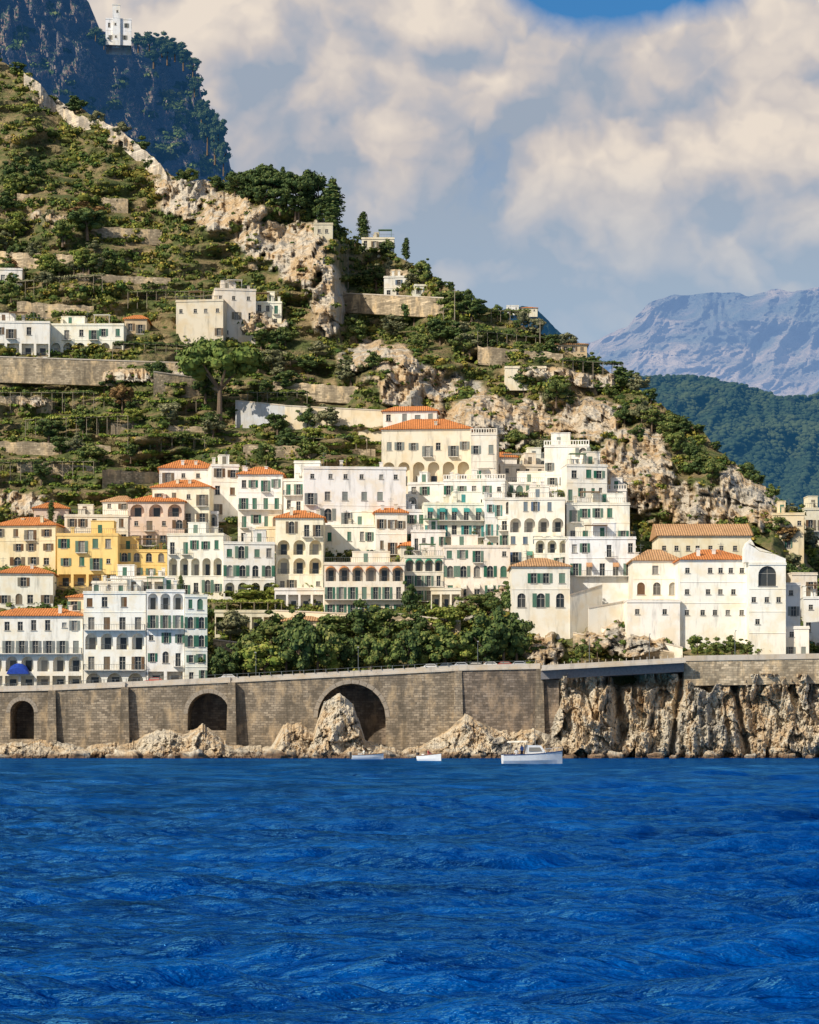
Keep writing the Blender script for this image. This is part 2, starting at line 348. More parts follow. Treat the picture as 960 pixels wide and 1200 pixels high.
def win(root,x,z,w,h,d,shut,state,arch):
    w=round(w,1);h=round(h,1)
    def fr():
        b=MB();y0,y1=d-.1,d-.04;t=.07
        b.box(-w/2,-w/2+t,y0,y1,0,h);b.box(w/2-t,w/2,y0,y1,0,h);b.box(-t/2,t/2,y0,y1,0,h);b.box(-w/2+t,-t/2,y0,y1,h*.62,h*.62+t);b.box(t/2,w/2-t,y0,y1,h*.62,h*.62+t)
        b.box(-w/2-.12,w/2+.12,-.12,-.003,-.12,-.01);return b.mesh('window',FR)
    o=link('window',mc(('win',w,h,d),fr),root,(x,0,z))
    def pn():
        b=MB();b.q((-w/2-.03,d-.02,-.03),(w/2+.03,d-.02,-.03),(w/2+.03,d-.02,h+.03),(-w/2-.03,d-.02,h+.03));return b.mesh('pane',GLASS)
    link('pane',mc(('pane',w,h,d),pn),o)
    if shut and state<2:
        def sh():
            b=MB();b.box(0,w/2,-.07,-.025,.02,h-.02)
            for k in range(1,int(h/.25)):b.box(.06,w/2-.06,-.085,-.0705,k*.25,k*.25+.1)
            return b.mesh('shutter',flat('shutter_paint',shut))
        me=mc(('sh',w,h,shut),sh)
        if state==0:
            link('shutter',me,o,(w/2+.02,0,0));link('shutter',me,o,(-w-.02,0,0))
        else:
            link('shutter',me,o,(0.004,d*.6,0));link('shutter',me,o,(-w/2-.004,d*.6,0))
    return o
def railing(b,x0,x1,y,z,h=.95,st=.28):
    b.box(x0,x1,y-.03,y+.03,z+h-.05,z+h)
    n=max(1,int((x1-x0)/st))
    for k in range(n+1):
        x=x0+(x1-x0)*k/n;b.box(x-.02,x+.02,y-.018,y+.018,z,z+h-.052)
def rail_side(b,x,y0,y1,z,h=.95):
    b.box(x-.025,x+.025,y0,y1,z+h-.05,z+h-.001)
    for k in range(4):
        y=y0+(y1-y0)*(k+.5)/4;b.box(x-.018,x+.018,y-.018,y+.018,z,z+h-.052)
def building(label,x0,x1,yt,yb,rows,wall=WHITE,shut=GRN,roof='flat',rpx=9,yaw=None,depth=10,cat='house',name='house',tile=TILE,awn=None,Y=None,top=True,group=None,balus=False,ext=9.):
    pc=(x0+x1)/2
    if Y is None:Y=float(surfY(pc,yb)[0])
    s=Y/F;W=(x1-x0)*s;H=(yb-yt)*s;loc=WP(pc,yb,Y)
    if yaw is None:yaw=RD.uniform(-5,5)
    root=empty(name,loc,rad(yaw*2.2));tag(root,label,cat,group)
    toks=rows.split();wt=[(float(t.split(':')[1]) if ':' in t else 1.)*(1 if len(toks)<2 else RD.uniform(.92,1.08)) for t in toks];tot=sum(wt);z=H;D=depth
    j=RD.uniform(.93,1.03);wall=(wall[0]*j,wall[1]*j*RD.uniform(.97,1.01),wall[2]*j*RD.uniform(.9,1.03))
    mat=plaster(wall);fr=[];todo=[]
    for i,t in enumerate(toks):
        hr=H*wt[i]/tot;z1=z;z0=z-hr;z=z0;t=t.split(':')[0];k=t[0];n=int(t[1:] or 0);ops=[]
        zb0=-ext if i==len(toks)-1 else z0
        if k=='w' and i>0 and n>2 and hr>2.4:
            q=RD.random()
            if q<.26:k='b'
            elif q<.34:k='a';n=max(2,n-1)
        if n:
            cell=W/n;wf=RD.uniform(.88,1.1)
            for c in range(n):
                if k in 'ws' and RD.random()<.12:continue
                kk=k
                if k=='w' and RD.random()<.14:kk='d'
                if k=='w' and RD.random()<.08:kk='s'
                if k=='w' and RD.random()<.05:kk='r'
                xc=-W/2+cell*(c+.5)+(RD.uniform(-.15,.15)*cell if k in 'ws' else 0)
                if kk=='w':w,h,zb,ar,d=min(1.05,cell*.4)*wf,min(1.7,hr*.52)*RD.choice([1,1,1.06,.9]),z0+hr*.26,0,.3
                elif kk=='s':w,h,zb,ar,d=min(.8,cell*.4),min(.9,hr*.4),z0+hr*.4,0,.25
                elif kk in 'bd':w,h,zb,ar,d=min(1.2,cell*.42),min(2.3,hr*.7),z0+.06,0,.3
                elif kk=='r':w,h,zb,ar,d=min(1.5,cell*.5),min(2.6,hr*.62),z0+hr*.2,1,.35
                elif kk=='R':w,h,zb,ar,d=3.2,hr*.8,z0+hr*.1,1,.5
                elif kk=='a':w,h,zb,ar,d=min(3.4,cell*.76),hr*.82,z0+.08,1,1.5
                elif kk=='g':w,h,zb,ar,d=min(4,cell*.82),hr*.74,z0+.08,0,1.6
                w=round(w,1);h=round(h,1);h=min(h,hr-.15)
                ops.append((xc,w,zb,h,ar,d));todo.append((kk,xc,zb,w,h,d,ar))
                if kk=='d' and hr>2.2:
                    b=MB();b.box(xc-w*.9,xc+w*.9,-.8,-.004,z0-.08,z0+.05);o=b.build('balcony',SLAB,root)
                    r=MB();railing(r,xc-w*.88,xc+w*.88,-.76,z0+.052);r.build('railing',IRON,o)
        fr.append((zb0,z1,-W/2,W/2,ops))
        if k=='b':
            b=MB();b.box(-W/2+.1,W/2-.1,-1.1,-.004,z0-.1,z0+.05);o=b.build('balcony',SLAB,root)
            r=MB();railing(r,-W/2+.15,W/2-.15,-1.05,z0+.052);rail_side(r,-W/2+.15,-1.0,-.02,z0+.052);rail_side(r,W/2-.15,-1.,-.02,z0+.052);r.build('railing',IRON,o)
        aw=awn if (awn and i==awn[0]) else None
        if aw is None and k=='b' and RD.random()<.3:aw=(i,RD.choice([(.7,.66,.56),(.6,.5,.32),(.08,.24,.18),(.55,.3,.15),(.2,.3,.4)]))
        if aw:
            for (xc,w,zb,h,ar,d) in ops:
                if aw is not awn and RD.random()<.35:continue
                b=MB();zt=zb+h;ww=w/2+.05
                if ar:
                    n8=8;P=[(xc-ww*math.cos(math.pi*q/n8),zt-ww+ww*math.sin(math.pi*q/n8)+.05) for q in range(n8+1)]
                    for q in range(n8):b.q((P[q][0],-.03,P[q][1]),(P[q+1][0],-.03,P[q+1][1]),(P[q+1][0],-.6,P[q+1][1]-.35),(P[q][0],-.6,P[q][1]-.35))
                else:
                    b.q((xc-ww,-.03,zt+.15),(xc+ww,-.03,zt+.15),(xc+ww,-1.3,zt-.5),(xc-ww,-1.3,zt-.5));b.q((xc-ww,-1.3,zt-.5),(xc+ww,-1.3,zt-.5),(xc+ww,-1.32,zt-.75),(xc-ww,-1.32,zt-.75))
                b.build('awning',flat('awning_cloth',aw[1]),root)
    b=MB();facade(b,fr)
    b.q((-W/2,0,-ext),(-W/2,D,-ext),(-W/2,D,H),(-W/2,0,H));b.q((W/2,0,-ext),(W/2,D,-ext),(W/2,D,H),(W/2,0,H));b.q((-W/2,D,-ext),(W/2,D,-ext),(W/2,D,H),(-W/2,D,H))
    b.build('wall',mat,root)
    for (k,xc,zb,w,h,d,ar) in todo:
        if k in 'ag':
            b=MB();b.q((xc-w/2-.05,d,zb-.05),(xc+w/2+.05,d,zb-.05),(xc+w/2+.05,d,zb+h+.05),(xc-w/2-.05,d,zb+h+.05));o=b.build('loggia',mat,root)
            b=MB();dw=min(1.3,w*.5);b.box(xc-dw/2,xc+dw/2,d-.08,d-.01,zb,zb+min(2.2,h*.75));b.build('door',GLASS,o)
            if RD.random()<.8:
                b=MB();railing(b,xc-w/2,xc+w/2,.12,zb+.01,.9);b.build('railing',IRON,o)
        else:
            r=RD.random();win(root,xc,zb,w,h,d,shut if k not in 'sR' else None,0 if r<.5 else 1 if r<.75 else 2,ar)
    b=MB();b.box(-W/2-.14,W/2+.14,-.16,-.003,H-.3,H-.06);b.build('cornice',plaster(sc(wall,1.03),.2),root)
    zz=H
    for i in range(len(toks)-1):
        zz-=H*wt[i]/tot
        if toks[i][0] not in 'bd' and RD.random()<.4:
            b=MB();b.box(-W/2-.04,W/2+.04,-.07,-.004,zz-.1,zz+.02);b.build('string_course',plaster(sc(wall,1.03),.2),root)
    if roof=='flat':
        b=MB();b.box(-W/2-.08,W/2+.08,-.08,D+.08,H+.001,H+.2);rf=b.build('roof',plaster(sc(wall,.95),.4),root)
        if balus:
            b=MB();n=max(2,int(W/.5))
            for k in range(n+1):
                x=-W/2+W*k/n;b.box(x-.09,x+.09,-.02,.16,H+.2,H+.9)
            b.box(-W/2-.1,W/2+.1,-.05,.2,H+.901,H+1.05);b.build('balustrade',plaster(wall,.2),root)
        elif top and RD.random()<.6:
            b=MB();railing(b,-W/2+.1,W/2-.1,.1,H+.2,.9,.4);b.build('roof_railing',IRON,root)
    else:
        o=.45;rh=rpx*s+(D/2)*(loc[2]+H)/Y;e=.16;ins=min(D*.45,W*.42)
        if roof=='gable':ins=-0.
        A=[(-W/2-o,-o),(W/2+o,-o),(W/2+o,D+o),(-W/2-o,D+o)];r0=(-W/2-o+ins,D/2,H+rh+e);r1=(W/2+o-ins,D/2,H+rh+e)
        lo=[(x,y,H+.002) for x,y in A];hi=[(x,y,H+e) for x,y in A];b=MB()
        b.q(*lo)
        for k in range(4):j=(k+1)%4;b.q(lo[k],lo[j],hi[j],hi[k])
        b.q(hi[0],hi[1],r1,r0);b.q(hi[2],hi[3],r0,r1);b.q(hi[3],hi[0],r0);b.q(hi[1],hi[2],r1)
        rf=b.build('roof',tiles(tile),root)
    if top:
        for k in range(RD.choice([1,2,2,3])):
            x=RD.uniform(-W*.42,W*.42);y=RD.uniform(1,D*.4);hh=RD.uniform(.9,1.6);zt=H+(.2 if roof=='flat' else .5)
            b=MB();b.box(x-.3,x+.3,y-.3,y+.3,zt,zt+hh);b.box(x-.4,x+.4,y-.4,y+.4,zt+hh+.001,zt+hh+.14);b.build('chimney',plaster(sc(wall,.85)),rf)
        if RD.random()<.6:
            b=MB();x=RD.uniform(-W*.4,W*.4);b.tube((x,2,H+.1),(x,2,H+3.2),.035);b.tube((x-.6,2,H+2.9),(x+.6,2,H+2.9),.025);b.tube((x-.4,2,H+2.5),(x+.4,2,H+2.5),.025);b.build('antenna',IRON,rf)
        if roof=='flat' and RD.random()<.75 and W>5:
            w=RD.uniform(.22,.5)*W;x=RD.uniform(-W*.48,W*.48-w);hh=RD.uniform(2.1,2.9);b=MB();b.box(x,x+w,2.2,6,H+.201,H+hh);b.box(x-.1,x+w+.1,2.1,6.1,H+hh+.001,H+hh+.14);rh_=b.build('stair_hut',mat,root)
            b=MB();b.box(x+w*.3,x+w*.3+.8,2.16,2.199,H+.25,H+2.);b.build('door',flat('shutter_paint',shut or GRN),rh_)
        if roof=='flat' and RD.random()<.4 and W>6:
            w=RD.uniform(2.5,4);x=RD.uniform(-W*.48,W*.48-w);b=MB()
            for xx in(x,x+w):b.box(xx-.05,xx+.05,.3,.4,H+.2,H+2.3)
            b.box(x-.2,x+w+.2,.25,2.15,H+2.301,H+2.4);b.build('roof_canopy',flat('canopy_cloth',RD.choice([(.7,.66,.56),(.25,.17,.1),(.1,.2,.1)])),root)
    return root,W,H,D,s
B=building
B('white four storey hotel with blue awning at the left edge above the sea wall',-14,97,722,808,'w7 b7 a6 g6',WHITE,GRY,'tile',8,0,cat='hotel',name='hotel')
B('tall white hotel block with tiers of arched loggias above the sea wall',98,171,694,807,'w4 w4 a4 b4 a3',WHITE,BRN,yaw=0,depth=12,cat='hotel',name='hotel')
B('white house with green shutters and arched loggias beside the tall loggia block',172,216,692,805,'a3 b3 w3 w3 g2',WHITE,GRN,yaw=2,depth=12)
B('narrow white tower house with tall arched windows at right end of front row',217,243,698,803,'w2 r2 r2 w2 w2',WHITE2,GRN,yaw=5,depth=11,top=False)
B('white house with orange tiled roof below the yellow house',-4,62,672,712,'w3 w4',WHITE,BRN,'tile',8,2)
B('low house with dark tiled lean roof behind white hotel',80,172,700,716,'w5',CREAM,GRN,'tile',6,0,Y=421,top=False)
B('white terrace house under the yellow block',130,196,676,700,'g4',WHITE,GRN,yaw=0)
B('deep yellow house with green shutters and flat roof',67,138,626,688,'w4 w4 g4',YEL,GRN,yaw=0)
B('small mustard yellow arcaded house right of the deep yellow house',139,196,645,678,'r4 w4',YEL,GRN,yaw=3)
B('cream house with orange hipped roof at left edge of town',-8,66,616,666,'w4 w4 w4',CREAM,BRN,'tile',9,-3)
B('long pale cream house row with shuttered windows behind yellow house',76,150,604,640,'w5 w5',PALE,BRN,yaw=2)
B('pinkish house with arches and dark tiles on the left of the old town',150,216,588,640,'a3 w4 w4',PINK,BRN,'tile',7,0)
B('cream villa with two rows of windows under an orange roof',178,246,571,636,'w4 w4 w4',PALE,BRN,'tile',8,-3)
B('white upper house with long orange roof and brown shutters',187,256,549,600,'w4 b4 w4',WHITE,BRN,'tile',9,2)
B('slim white plastered house between two orange roofed houses',248,280,545,625,'w2 w2 w2 w2',WHITE,BRN,yaw=4)
B('white house with green shutters and small orange roof left of the big white block',279,331,556,640,'w4 b4 w4 w4',WHITE,GRN,'tile',8,0)
B('narrow white house with pale green doors beside the big white block',332,356,562,640,'b2 w2 w2 w2',WHITE,GRN,yaw=-4)
B('large plain white block with rows of small dark windows',356,476,548,640,'s6 w6 w6 w5',WHITE,GRY,yaw=2,depth=13,cat='apartment building',name='apartment_building')
B('raised white penthouse on the left corner of the big white block',345,375,541,560,'-',WHITE,None,yaw=0,Y=470,top=False)
B('long white terraced house with green shutters and round arches',196,262,626,700,'w5 a5 w5',WHITE,GRN,yaw=-2)
B('white house with curved vaults and dark arched doors left of cream loggia house',262,322,636,700,'w4 r4 a4',WHITE2,GRN,yaw=3)
B('tall cream loggia house under a wide orange roof',323,379,607,696,'w4 a3 a3 w4',PALE,BRN,'tile',8,0)
B('small white house with bright orange roof above the arcaded terrace',440,477,601,650,'w3 w3',WHITE,BRN,'tile',7,2)
B('white house with green shutters stacked behind the arcaded terrace',380,441,616,664,'w5 w5',WHITE,GRN,yaw=-2)
B('wide arcaded building with orange awnings over its arches',380,474,660,722,'a6 b7 b7',PALE,GRN,yaw=0,depth=8,awn=(0,(.5,.2,.07)),cat='hotel',name='hotel')
B('cream house with green canopy beside the arcaded building',474,520,652,705,'a4 w4 b4',PALE,GRN,yaw=2,awn=(0,(.03,.2,.12)))
B('white house with pale terrace left of the teal shuttered block',482,522,622,668,'w4 w4',WHITE,GRN,yaw=0)
B('large cream villa with two rows of tall windows and orange roof',447,552,503,585,'w7:1.1 w7:1.1 -:.5',PALE,GRY,'tile',11,-2,depth=14,cat='villa',name='villa')
B('cream wing with roof terrace joined to the large villa',552,582,508,588,'w2:1.1 w2:1.1 -:.5',PALE,GRY,yaw=-2,depth=13,balus=True,top=False,cat='villa wing',name='villa_wing')
B('small white attic house on top of the large cream villa',449,512,482,497,'w4',WHITE,GRY,'tile',5,-2,Y=506,depth=6,top=False)
B('white house with teal shutters and teal awnings in mid town',497,568,590,650,'b5 w5 w5',WHITE,TEAL,yaw=2,awn=(0,(.05,.3,.27)))
B('white house with flat roof above the teal shuttered house',520,592,562,610,'w5 w5',WHITE,GRN,yaw=-3,balus=True)
B('white house with grey blue shutters in the middle of town',568,600,584,650,'w3 w3 w3',WHITE2,TEAL,yaw=3)
B('cream house with tall arched doors standing over the rocky garden',520,598,640,700,'w5 r5 b5',PALE,GRN,yaw=0)
B('white multi level house with dark shutters right of mid town',596,662,584,660,'w5 w5 w5 w4',WHITE,BLU,yaw=-2)
B('stepped white house with gallery windows in the centre of the upper town',570,648,566,600,'r5 w5',WHITE,GRN,yaw=0)
B('highest white tower house on the right of the upper town',638,690,522,590,'w3 w4 w3 -',WHITE,GRY,yaw=-3,balus=True)
B('white cubic house stepping down right of the tower house',664,712,545,610,'w3 w4 w3',WHITE,GRN,yaw=3)
B('cream rear house with dark openings behind the tower house',586,640,545,575,'s4 w4',PALE,BRN,yaw=4)
B('white house with dark canopy roof and green shutters above the church',664,738,590,660,'w5 b5 w5',WHITE,GRN,yaw=0)
B('white house with ochre tiled roof and two arched windows over the cliff',600,668,664,742,'w4 r3 -',WHITE,GRN,'tile',9,0,tile=TILE2,depth=12)
B('long white house with a row of small windows above the bastion wall',667,745,630,712,'w6 b5 -:1.6',WHITE2,GRN,yaw=0,depth=11)
B('white house with faded tiled roof between bastion and convent',742,798,657,735,'w3 r3 -:1.4',WHITE,BRN,'tile',12,0,tile=TILE2)
B('long cream convent range with a broad brown tiled roof behind',772,880,628,690,'s8 w7',PALE,BRN,'gable',13,0,tile=TILE2,depth=12,cat='convent',name='convent',top=False)
B('white convent with bright orange roof and small square windows',797,878,656,760,'s6 s6 s5 -:1.2',WHITE,GRY,'tile',11,0,depth=12,cat='convent',name='convent')
B('plain white lower wall house left of the orange roofed convent',735,797,704,757,'s2 - ',WHITE,GRY,yaw=0,top=False)
ch,Wc,Hc,Dc,s_=B('white convent church end with a small curved gable and one large arched window',878,921,660,768,'R1:1.1 s3 s2 -',WHITE,GRY,yaw=0,depth=14,top=False,cat='church',name='church')
b=MB();P=[(-Wc/2-.8,Hc+.2),(-Wc/2-.8,Hc+2.6),(-Wc*.5-.4,Hc+3.6),(-Wc*.5+.3,Hc+4.2),(-Wc*.4,Hc+3.6),(-Wc*.34,Hc+2.7),(-Wc*.22,Hc+2.1),(0,Hc+1.8),(Wc*.2,Hc+1.6),(Wc*.34,Hc+1.2),(Wc/2,Hc+.8),(Wc/2,Hc+.2)]
b.prism(P,.05,2.9);gb=b.build('gable',plaster(WHITE),ch)
b=MB();b.prism([(x*.9-.1,Hc+.4+(z-Hc)*.84) for x,z in P[2:-1]],-.06,.046);b.build('gable_moulding',plaster(PALE),gb)
B('tall white wing right of the curved gable with small dark windows',921,938,684,772,'s1 w1 s1 -',WHITE,GRY,yaw=0,top=False)
B('white lower annex right of the church front',920,948,735,772,'s2 w2',WHITE,GRY,yaw=-4,top=False,Y=412)
B('cream house with green doors at the upper right edge',906,942,602,648,'w3 w3',CREAM,GRN,yaw=-3)
B('white house partly hidden by trees at far right edge',943,985,596,650,'b3 w3',PALE,BRN,yaw=2)
B('white house with brown shutters at right edge beside the church',942,985,700,768,'w3 w3 w3',WHITE2,BRN,yaw=-2)
B('pale house below the trees at the right edge',928,958,672,720,'w2 w2',PALE,BRN,yaw=3,top=False)
# infill
B('low house with reddish roof behind the pale cream row',40,80,596,620,'w3',PINK,BRN,'tile',6,3,top=False)
B('small white house tucked above the pinkish arched house',120,152,588,612,'w2 w2',WHITE,BRN,'tile',6,-4,tile=TILE2,top=False)
B('tiny white terrace house left of the slim plastered house',232,256,600,632,'a2 w2',WHITE2,BRN,yaw=4,top=False)
B('cream lower house under the narrow pale green door house',300,345,618,650,'w3 w3',CREAM,BRN,yaw=-5,top=True)
B('white low terrace with square bays under the cream loggia house',322,380,690,718,'g4',WHITE,BRN,yaw=0,top=False)
B('white little house between big block and teal house',476,502,598,640,'w2 b2',WHITE2,GRN,yaw=5)
B('white roof house right of the green canopy house',505,540,690,716,'g3',PALE,GRN,yaw=-3,top=False)
B('white stepped annex right of the cubic house',704,734,574,604,'w2 b2',WHITE,GRN,yaw=-4,balus=True)
B('small white hall left of the highest tower house',610,642,538,566,'r3 w3',WHITE2,GRY,yaw=4)
B('small orange roofed house beside the cream villa wing',582,606,536,562,'w2',WHITE,BRN,'tile',6,2,top=False)
B('long white porch with dark canopy left of faded tiled house',694,745,640,668,'g5',WHITE,BRN,yaw=0,top=False,Y=446)
B('white corner block below the stepped gallery house',584,612,606,656,'b2 w2 w2',WHITE,GRN,yaw=-6)
B('white block with terrace canopy over the tall loggia block',108,160,682,700,'w4',WHITE,GRN,yaw=0,Y=440,top=True)
B('low beige workshop wall house behind dark garden trees',252,322,716,744,'g5',PALE,BRN,yaw=2,top=False)
B('cream sunlit garden house right of beige workshop',326,382,728,752,'w4',CREAM,BRN,'tile',5,-2,tile=TILE2,top=False)
B('white cube house wedged under the large cream villa',478,520,566,604,'w3 a3',WHITE,GRN,yaw=-4)
B('white terrace block right of the big plain block',452,490,580,612,'a3 w3',WHITE2,GRY,yaw=3,top=False)
B('small white stepped house at the left foot of tower house',622,650,574,606,'a2 w2',WHITE,BLU,yaw=3,balus=True)
B('white gallery house over the tiled house on the cliff',626,668,630,668,'a3 w4',WHITE,GRN,yaw=-3,top=False)
B('little cream house behind the long arcaded terrace right end',470,500,640,662,'w3',PALE,GRN,'tile',5,3,top=False)
# upper hillside
B('long white terraced house with dark arched porches on the left slope',58,145,380,418,'w6 a6',WHITE,GRN,yaw=0)
B('white house with flat terrace at the left edge of upper slope',-10,58,377,418,'w4 g4',WHITE,BRN,yaw=2)
B('white low annex in front of the long white terraced house',30,66,396,424,'g2 w2',WHITE2,BRN,yaw=-4,top=False,Y=570)
B('old pale stone farmhouse with small windows on the outcrop',206,262,352,400,'s4 w4',GREYC,BRN,yaw=-3,top=True)
B('pale ruined stone tower house at the middle of the outcrop',252,300,339,400,'s3 w3 s2',(.74,.68,.57),BRN,yaw=4)
B('small white house right of the ruined tower on the outcrop',300,330,354,384,'w3 s2',WHITE,GRN,yaw=0)
B('small white villa with blue shutters on the green ridge slope',450,486,324,350,'w3 w3',WHITE2,BLU,yaw=-3)
B('white lower wing right of the small ridge villa',486,502,334,350,'w2',WHITE,BLU,yaw=3,top=False)
B('beige flat house on the ridge below the cypress trees',424,462,279,294,'w4',PALE,BRN,yaw=0)
B('tiny white cottage at the left edge high on the slope',-2,26,315,334,'w2',WHITE,GRN,yaw=2,top=False)
B('small dark roofed cottage beside the long terraced house',146,172,374,392,'w2',OCH,BRN,'tile',4,0,top=False)
B('stone hut on the skyline right of the ridge pines',368,390,262,280,'s2',GREYC,None,yaw=0,top=False)
B('long low house with brown roof on the right hand ridge slope',640,688,404,414,'w5',OCH,BRN,'tile',2,0,top=False,tile=TILE2)
B('small ochre farmhouse on the terraces above the cliff',592,640,430,442,'s4',PALE,BRN,yaw=0,top=False,ext=3)
B('white far church block on top of the shadowed cliff',124,154,22,50,'w3 w2',WHITE2,GRY,yaw=3,Y=985,depth=14,top=False,cat='church',name='church',ext=1)
B('slender white bell tower beside the far clifftop church',132,141,5,50,'s1 s1 s1',WHITE2,GRY,yaw=3,Y=984,depth=4,top=False,cat='bell tower',name='bell_tower',ext=1)
B('distant white hamlet house on the hazy blue hill',594,608,358,365,'s3',WHITE2,None,yaw=0,Y=1290,top=False,ext=2)
B('distant brown roofed hamlet house on the hazy blue hill',611,630,361,367,'s3',PALE,None,'tile',1,0,Y=1290,top=False,ext=2)
r=empty('door_awning',WP(22,790,float(surfY(41,808)[0])-.05));tag(r,'blue rounded awning over the doorway of the left hotel','awning')
b=MB();n=8;P=[(-1.9*math.cos(math.pi*q/n),1.9*math.sin(math.pi*q/n)) for q in range(n+1)]
for q in range(n):b.q((P[q][0],0,P[q][1]),(P[q+1][0],0,P[q+1][1]),(P[q+1][0],-1.3,P[q+1][1]*.55),(P[q][0],-1.3,P[q][1]*.55))
b.q(*[(x,-1.3,z*.55) for x,z in P]);b.build('awning_cloth',flat('awning_cloth',(.02,.06,.35)),r)
b=MB();b.tube((-1.9,-.01,0),(-1.9,-1.3,0),.04);b.tube((1.9,-.01,0),(1.9,-1.3,0),.04);b.build('awning_frame',IRON,r)
# ---------------------------------------------------------------- viaduct
zroad=lambda px:float(CZ+(HY-wallTop(px))*400/F)
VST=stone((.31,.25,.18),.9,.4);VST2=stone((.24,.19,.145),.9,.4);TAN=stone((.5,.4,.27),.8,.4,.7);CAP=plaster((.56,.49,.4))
via=empty('sea_wall_viaduct',(0,400,0));tag(via,'long brown stone sea wall with arches carrying the coast road','sea wall')
def seg(pa,pb,arches,mat,yo=0.):
    Xa,Xb=(pa-480)*400/F,(pb-480)*400/F;ops=[]
    for (pl,pr,pt,pbm) in arches:
        w=(pr-pl)*400/F;zt=CZ+(HY-pt)*400/F;zb=CZ+(HY-pbm)*400/F;ops.append((((pl+pr)/2-480)*400/F,w,zb,zt-zb,1,7.))
    b=MB();facade(b,[(-2.,30.,Xa,Xb,ops)])
    zt=lambda x:zroad(480+x*F/400)
    b.v=[(x,y+yo,zt(x) if z==30. else z) for x,y,z in b.v]
    b.q((Xa,yo,-2),(Xa,9,-2),(Xa,9,zt(Xa)),(Xa,yo,zt(Xa)));b.q((Xb,yo,-2),(Xb,9,-2),(Xb,9,zt(Xb)),(Xb,yo,zt(Xb)))
    b.build('wall_section',mat,via)
    for (xc,w,zb,h,a_,d) in ops:
        o=MB();r0=w/2;n=14;rz=min(r0,h*.6);zs=zb+h-rz
        for k in range(n):
            t0,t1=math.pi*k/n,math.pi*(k+.93)/n
            pts=[(xc-r_*math.cos(t),zs+(rz+(r_-r0))*math.sin(t)) for r_,t in((r0,t0),(r0+.7,t0),(r0+.7,t1),(r0,t1))];o.prism(pts,yo-.08,yo-.004)
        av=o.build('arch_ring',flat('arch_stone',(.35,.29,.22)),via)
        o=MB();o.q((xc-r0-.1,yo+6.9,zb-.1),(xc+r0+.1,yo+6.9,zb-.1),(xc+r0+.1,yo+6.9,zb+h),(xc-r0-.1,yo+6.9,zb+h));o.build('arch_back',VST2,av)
    o=MB();z0,z1=zt(Xa),zt(Xb)
    for (ya,yb_,ha,hb) in((-.25,.35,.003,.3),(-.1,.25,.301,.95)):
        i=len(o.v);o.v+=[(Xa,ya+yo,z0+ha),(Xb,ya+yo,z1+ha),(Xb,yb_+yo,z1+ha),(Xa,yb_+yo,z0+ha),(Xa,ya+yo,z0+hb),(Xb,ya+yo,z1+hb),(Xb,yb_+yo,z1+hb),(Xa,yb_+yo,z0+hb)]
        o.f+=[tuple(i+k for k in q) for q in((0,3,2,1),(4,5,6,7),(0,1,5,4),(1,2,6,5),(2,3,7,6),(3,0,4,7))]
    o.build('parapet',CAP,via)
seg(-330,62,[(12,40,821,866)],VST,0);seg(62,147,[],VST,-.5);seg(147,270,[(220,270-1,812,856)],VST,0)
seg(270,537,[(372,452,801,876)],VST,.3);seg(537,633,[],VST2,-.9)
for p in (62,147,272,537,632):
    b=MB();X=(p-480)*400/F;zt=zroad(p)
    b.loft([[(X-1,-1.9,-2),(X+1,-1.9,-2),(X+1,1,-2),(X-1,1,-2)],[(X-.6,-1.1,zt),(X+.6,-1.1,zt),(X+.6,1,zt),(X-.6,1,zt)]]);b.build('buttress',VST,via)
b=MB()
for p in range(-320,632,13):
    X=(p-480)*400/F;z=zroad(p)+.952;b.box(X-.06,X+.06,-.02,.1,z,z+.55)
for pa,pb in((-330,0),(0,270),(270,540),(540,632)):
    b.tube(((pa-480)*400/F,.04,zroad(pa)+1.45),((pb-480)*400/F,.04,zroad(pb)+1.45),.035,n=4)
b.build('railing',IRON,via)
br=empty('road_bridge',(0,400,0));tag(br,'thin concrete road deck bridging over the pale sea cliff','bridge')
def slab(b,pa,pb,ya,yb,ha,hb):
    Xa,Xb=(pa-480)*400/F,(pb-480)*400/F;z0,z1=zroad(pa),zroad(pb);i=len(b.v)
    b.v+=[(Xa,ya,z0+ha),(Xb,ya,z1+ha),(Xb,yb,z1+ha),(Xa,yb,z0+ha),(Xa,ya,z0+hb),(Xb,ya,z1+hb),(Xb,yb,z1+hb),(Xa,yb,z0+hb)]
    b.f+=[tuple(i+k for k in q) for q in((0,3,2,1),(4,5,6,7),(0,1,5,4),(1,2,6,5),(2,3,7,6),(3,0,4,7))]
b=MB();slab(b,633.5,800,-2.,9,-1.8,-.35);b.build('deck_beam',flat('deck_concrete',(.2,.19,.19)),br)
b=MB();slab(b,633.5,801,-3.6,9,-.348,.0);b.build('deck_edge',CAP,br)
b=MB();slab(b,633.5,801,-3.5,-3.25,.003,.55)
for p in range(636,800,8):
    X=(p-480)*400/F;b.box(X-.05,X+.05,-3.42,-3.32,zroad(p)+.56,zroad(p)+1.)
b.build('parapet',CAP,br)
b=MB();X0,X1=(633.5-480)*400/F,(655-480)*400/F;b.box(X0,X1,-.6,8,-2,zroad(640)-1.81);b.build('pier',VST2,br)
wl=empty('retaining_wall',(0,400,0));tag(wl,'tan stone retaining wall on top of the sea cliff at right','retaining wall')
b=MB();slab(b,801,1300,-1,9,-4.2,-.001);b.build('wall_face',TAN,wl);b=MB();slab(b,801,1300,-1.15,-.6,.0,.9);b.build('parapet',CAP,wl)
b=MB();slab(b,-330,1300,.36,11,-.05,.05);o=b.build('coast_road',flat('asphalt',(.06,.06,.06)),None,(0,400,0));tag(o,kind='structure')
